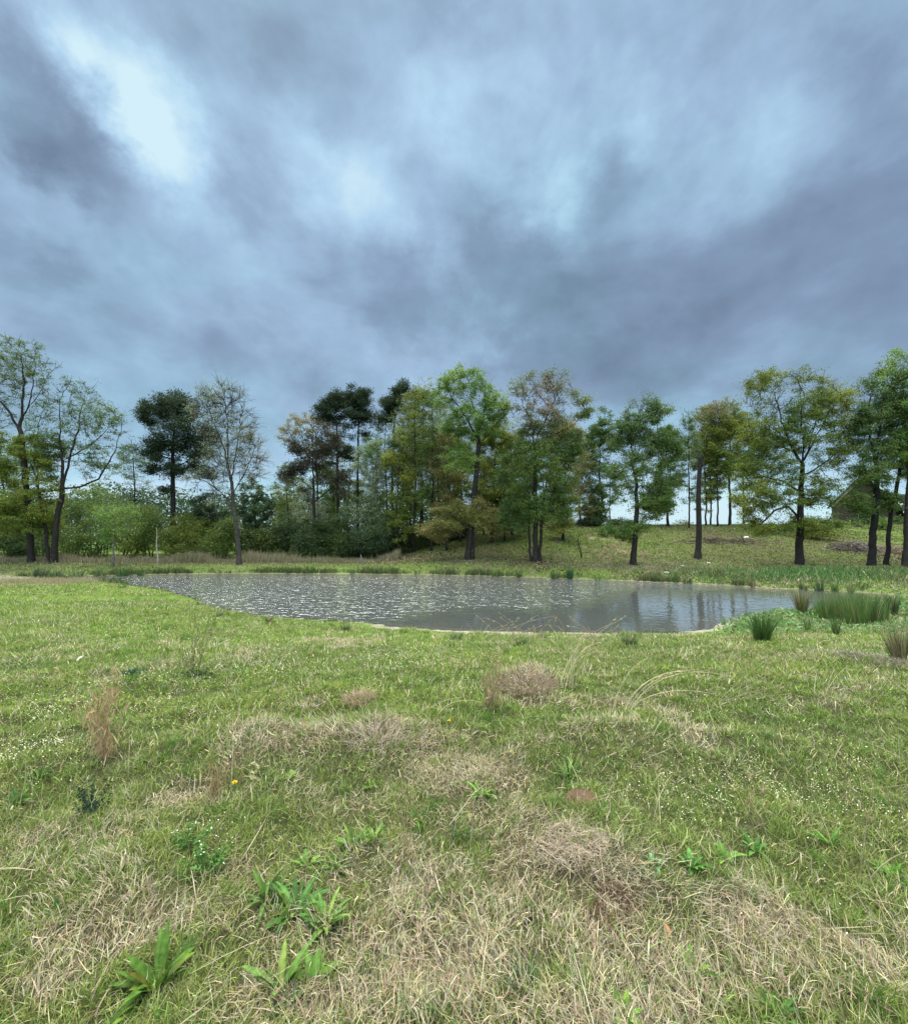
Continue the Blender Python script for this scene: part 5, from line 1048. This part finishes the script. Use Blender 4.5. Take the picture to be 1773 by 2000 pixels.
# tussocks of dead grass
def tussock(name, label, base, rx, h, n, col, comb=None, wd_=.003):
    g = ground_hit(*base); a = rng.uniform(0, 6.3, n); rr_ = rx*np.sqrt(rng.uniform(0, 1, n)); P = np.stack([rr_*np.cos(a), rr_*np.sin(a)*.8, np.zeros(n)], 1); P[:, 2] = H(P[:, 0]+g[0], P[:, 1]+g[1])-g[2]+rng.uniform(0, .02, n)
    az_ = a+rng.normal(0, .7, n) if comb is None else np.full(n, comb)+rng.normal(0, .35, n)
    o = blades(name, P, h*rng.uniform(.6, 1.3, n), np.full(n, wd_)*max(1, g[1]/3), az_, rng.uniform(.3, 1.1, n), rng.uniform(.2, .6, n), jitter(np.tile(col, (n, 1)), .18), M_grass, None, tuple(g)); tag(o, label, 'dead grass', 'heaps of dead grass in the meadow')
tussock('straw_heap', 'pinkish combed heap of dead grass right of the centre', (1105,1650), .17, .10, 520, (.56,.45,.35), -1.0)
tussock('straw_heap', 'tangled straw heap just below the pinkish heap', (1200,1730), .15, .08, 260, (.46,.38,.27), -1.2)
tussock('straw_heap', 'reddish brown clump of dead grass in a dark hollow right of the centre', (1195,1785), .07, .09, 260, (.16,.085,.05))
tussock('straw_heap', 'round brown tussock among the flowers in the middle distance', (1025,1345), .26, .20, 700, (.34,.25,.17))
tussock('straw_heap', 'grey brown straw tussock left of the middle of the meadow', (735,1448), .20, .12, 400, (.44,.36,.27))
tussock('straw_heap', 'small tan tussock in the green left of the centre', (700,1370), .14, .12, 350, (.40,.29,.18))
tussock('straw_heap', 'greyish brown dead brush heap at the right before the edge rushes', (1705,1290), .40, .12, 600, (.28,.23,.18))
tussock('straw_heap', 'long heap of dead stems at the left meeting the grass', (180,1720), .24, .06, 300, (.52,.42,.28), 3.0)
tussock('straw_heap', 'flat pale straw heap at the upper right of the near grass', (1440,1790), .2, .07, 300, (.50,.43,.30), -.9)
# low pale green marsh plants on the point at the right
k = 16000; X = rng.uniform(6.2, 17, k); Y = rng.uniform(10.4, 19, k); d = sdist(X, Y); mk_ = (d > .08)*(fbm(X, Y, .8, 3, 27) > .36)*(rng.uniform(0, 1, k) < (1-sm(Y, 15, 19)*.5)*sm(X-.5*(Y-11), 5.6, 7.2)*(.35+.65*sm(Y, 10.6, 12)))
X, Y = X[mk_ > 0], Y[mk_ > 0]; k = len(X); cx_ = X+rng.normal(0, .03, k); c = np.stack([cx_, Y, H(X, Y)+rng.uniform(.01, .14, k)], 1); V = leafquads(c, np.full(k, .075), 2., flat=.9)
tag(new_mesh('marsh_plants', V, np.arange(len(V)), np.full(k, 4), M_leaf, None, None, np.repeat(jitter(np.where(rng.uniform(0, 1, (k, 1)) < .5, np.array([.22, .31, .12]), np.array([.12, .23, .06])), .2), 4, 0)), 'pale green leafy marsh plants on the wet point', kind='stuff')
# red ant mound
g = ground_hit(1140, 1560); k = 26; th = np.linspace(0, 2*np.pi, k, endpoint=False); V = [[0, 0, .04]]; Fa = []
for j, (q_, z_) in enumerate(((.35, .050), (.7, .032), (1.0, .006), (1.15, -.03))):
    for i in range(k): r_ = .075*q_*(.75+.6*vnoise(i*.8, j*.9, 3)); V.append([r_*1.3*math.cos(th[i]), r_*math.sin(th[i]), z_*.75+.025*(float(vnoise(i*1.7, j*1.9, 5))-.5)])
lp = []; sz = []
for i in range(k): lp += [0, 1+i, 1+(i+1) % k]; sz.append(3)
for j in range(3):
    for i in range(k): a0 = 1+j*k; lp += [a0+i, a0+k+i, a0+k+(i+1) % k, a0+(i+1) % k]; sz.append(4)
tag(new_mesh('ant_mound', V, lp, sz, M_ground, None, tuple(g), np.tile([.13, .078, .048], (len(V), 1)), True), 'small reddish soil ant mound right of the centre', 'soil mound')
# dead leaf, pale chip
g = ground_hit(1310, 1845); v_, f_ = leafblade((0, 0, .03), 1.9, .9, .045, .014, .8, 5); tag(new_mesh('dead_leaf', v_, f_, np.full(len(f_), 4), M_plain, None, tuple(g), np.tile([.42, .20, .10], (len(v_), 1))), 'curled orange dead leaf in the lower right straw', 'leaf')
g = ground_hit(150, 1294); v_, f_ = leafblade((0, 0, .02), 1.2, .9, .12, .035, 1.6, 6); tag(new_mesh('pale_curl', v_, f_, np.full(len(f_), 4), M_plain, None, tuple(g), np.tile([.70, .62, .50], (len(v_), 1))), 'pale curled dry leaf sticking up at the left of the meadow', 'leaf')
# brush pile and logs on the slope
def brush(name, label, base, rx, ry, h, n, col, cat='brush pile'):
    g = ground_hit(*base); segs = []
    for i in range(n):
        c = np.array([rng.normal(0, .45)*rx, rng.normal(0, .45)*ry, 0]); c[2] = Hs(g[0]+c[0], g[1]+c[1])-g[2]+h*rng.uniform(0, 1)*math.exp(-(c[0]/rx)**2-(c[1]/ry)**2)
        a = rng.uniform(0, 6.3); L_ = rng.uniform(.3, 1.1)*rx*.5; dv = np.array([math.cos(a), math.sin(a), rng.normal(0, .22)]); dv /= np.linalg.norm(dv); r_ = rng.uniform(.01, .035)
        segs.append((c-dv*L_/2, c+dv*L_/2, dv, dv, r_, r_*.6))
    A = [np.array([s_[j] for s_ in segs]) for j in range(6)]; v_, f_ = tubes(*A, 5)
    tag(new_mesh(name, v_, f_, np.full(len(f_), 4), M_bark, None, tuple(g), np.repeat(jitter(np.tile(col, (n, 1)), .25), 10, 0)), label, cat)
brush('brush_pile', 'low grey pile of dead branches left of the flared trunk', (1665,1073), 2.0, .8, .55, 240, (.20, .165, .145))
brush('twig_scatter', 'brown heap of fallen twigs right of the leaning trunk', (1745,1078), 1.6, 1.2, .25, 140, (.22, .16, .125))
brush('fallen_branches', 'dark fallen branches on the crest below the cluster of thin trees', (1410,1058), 4.5, .8, .2, 90, (.14, .11, .09))
def stone(name, label, base, r, col, cat='stone'):
    g = ground_hit(*base); k = 14; V = []; Fq = []
    for j in range(5):
        ph = (j-.6)/4.*math.pi*.62
        for i in range(k): a = i*2*math.pi/k; q_ = r*math.cos(ph)*(1+.25*(float(vnoise(i*.7+r*90, j*.8, 2))-.5)); V.append([q_*1.3*math.cos(a), q_*math.sin(a), r*.7*math.sin(ph)])
    lp, sz = [], []
    for j in range(4):
        for i in range(k): lp += [j*k+i, j*k+(i+1) % k, (j+1)*k+(i+1) % k, (j+1)*k+i]; sz.append(4)
    lp += list(range(4*k, 5*k)); sz.append(k); tag(new_mesh(name, V, lp, sz, M_plain, None, tuple(g), np.tile(col, (len(V), 1)), True), label, cat)
stone('pale_stone', 'white stone on the grass right of the foot of the snag', (1384,1100), .09, (.72, .72, .70))
stone('pale_stone', 'pale stone on the crest among the dark fallen branches', (1457,1050), .16, (.7, .7, .68))
for i, (x, y, lb) in enumerate([(1302,1119,'leftmost of the small pale stones on the bank between the lone tree and the snag'),(1318,1116,'middle one of the small pale stones on the bank'),(1333,1106,'rightmost and highest of the small pale stones on the bank')]):
    stone('bank_stone', lb, (x, y), .11, (.42, .42, .38))
g = ground_hit(1340, 1048); w0 = Wp(1340, 1030, 41.5)
bush('pale_weed', 'pale yellow green weed patch on the crest between the thin trees', 1340, 43.5, [(1338,1028,14,5)], 'pale', 500, .1, None, None, 'weed', 3)
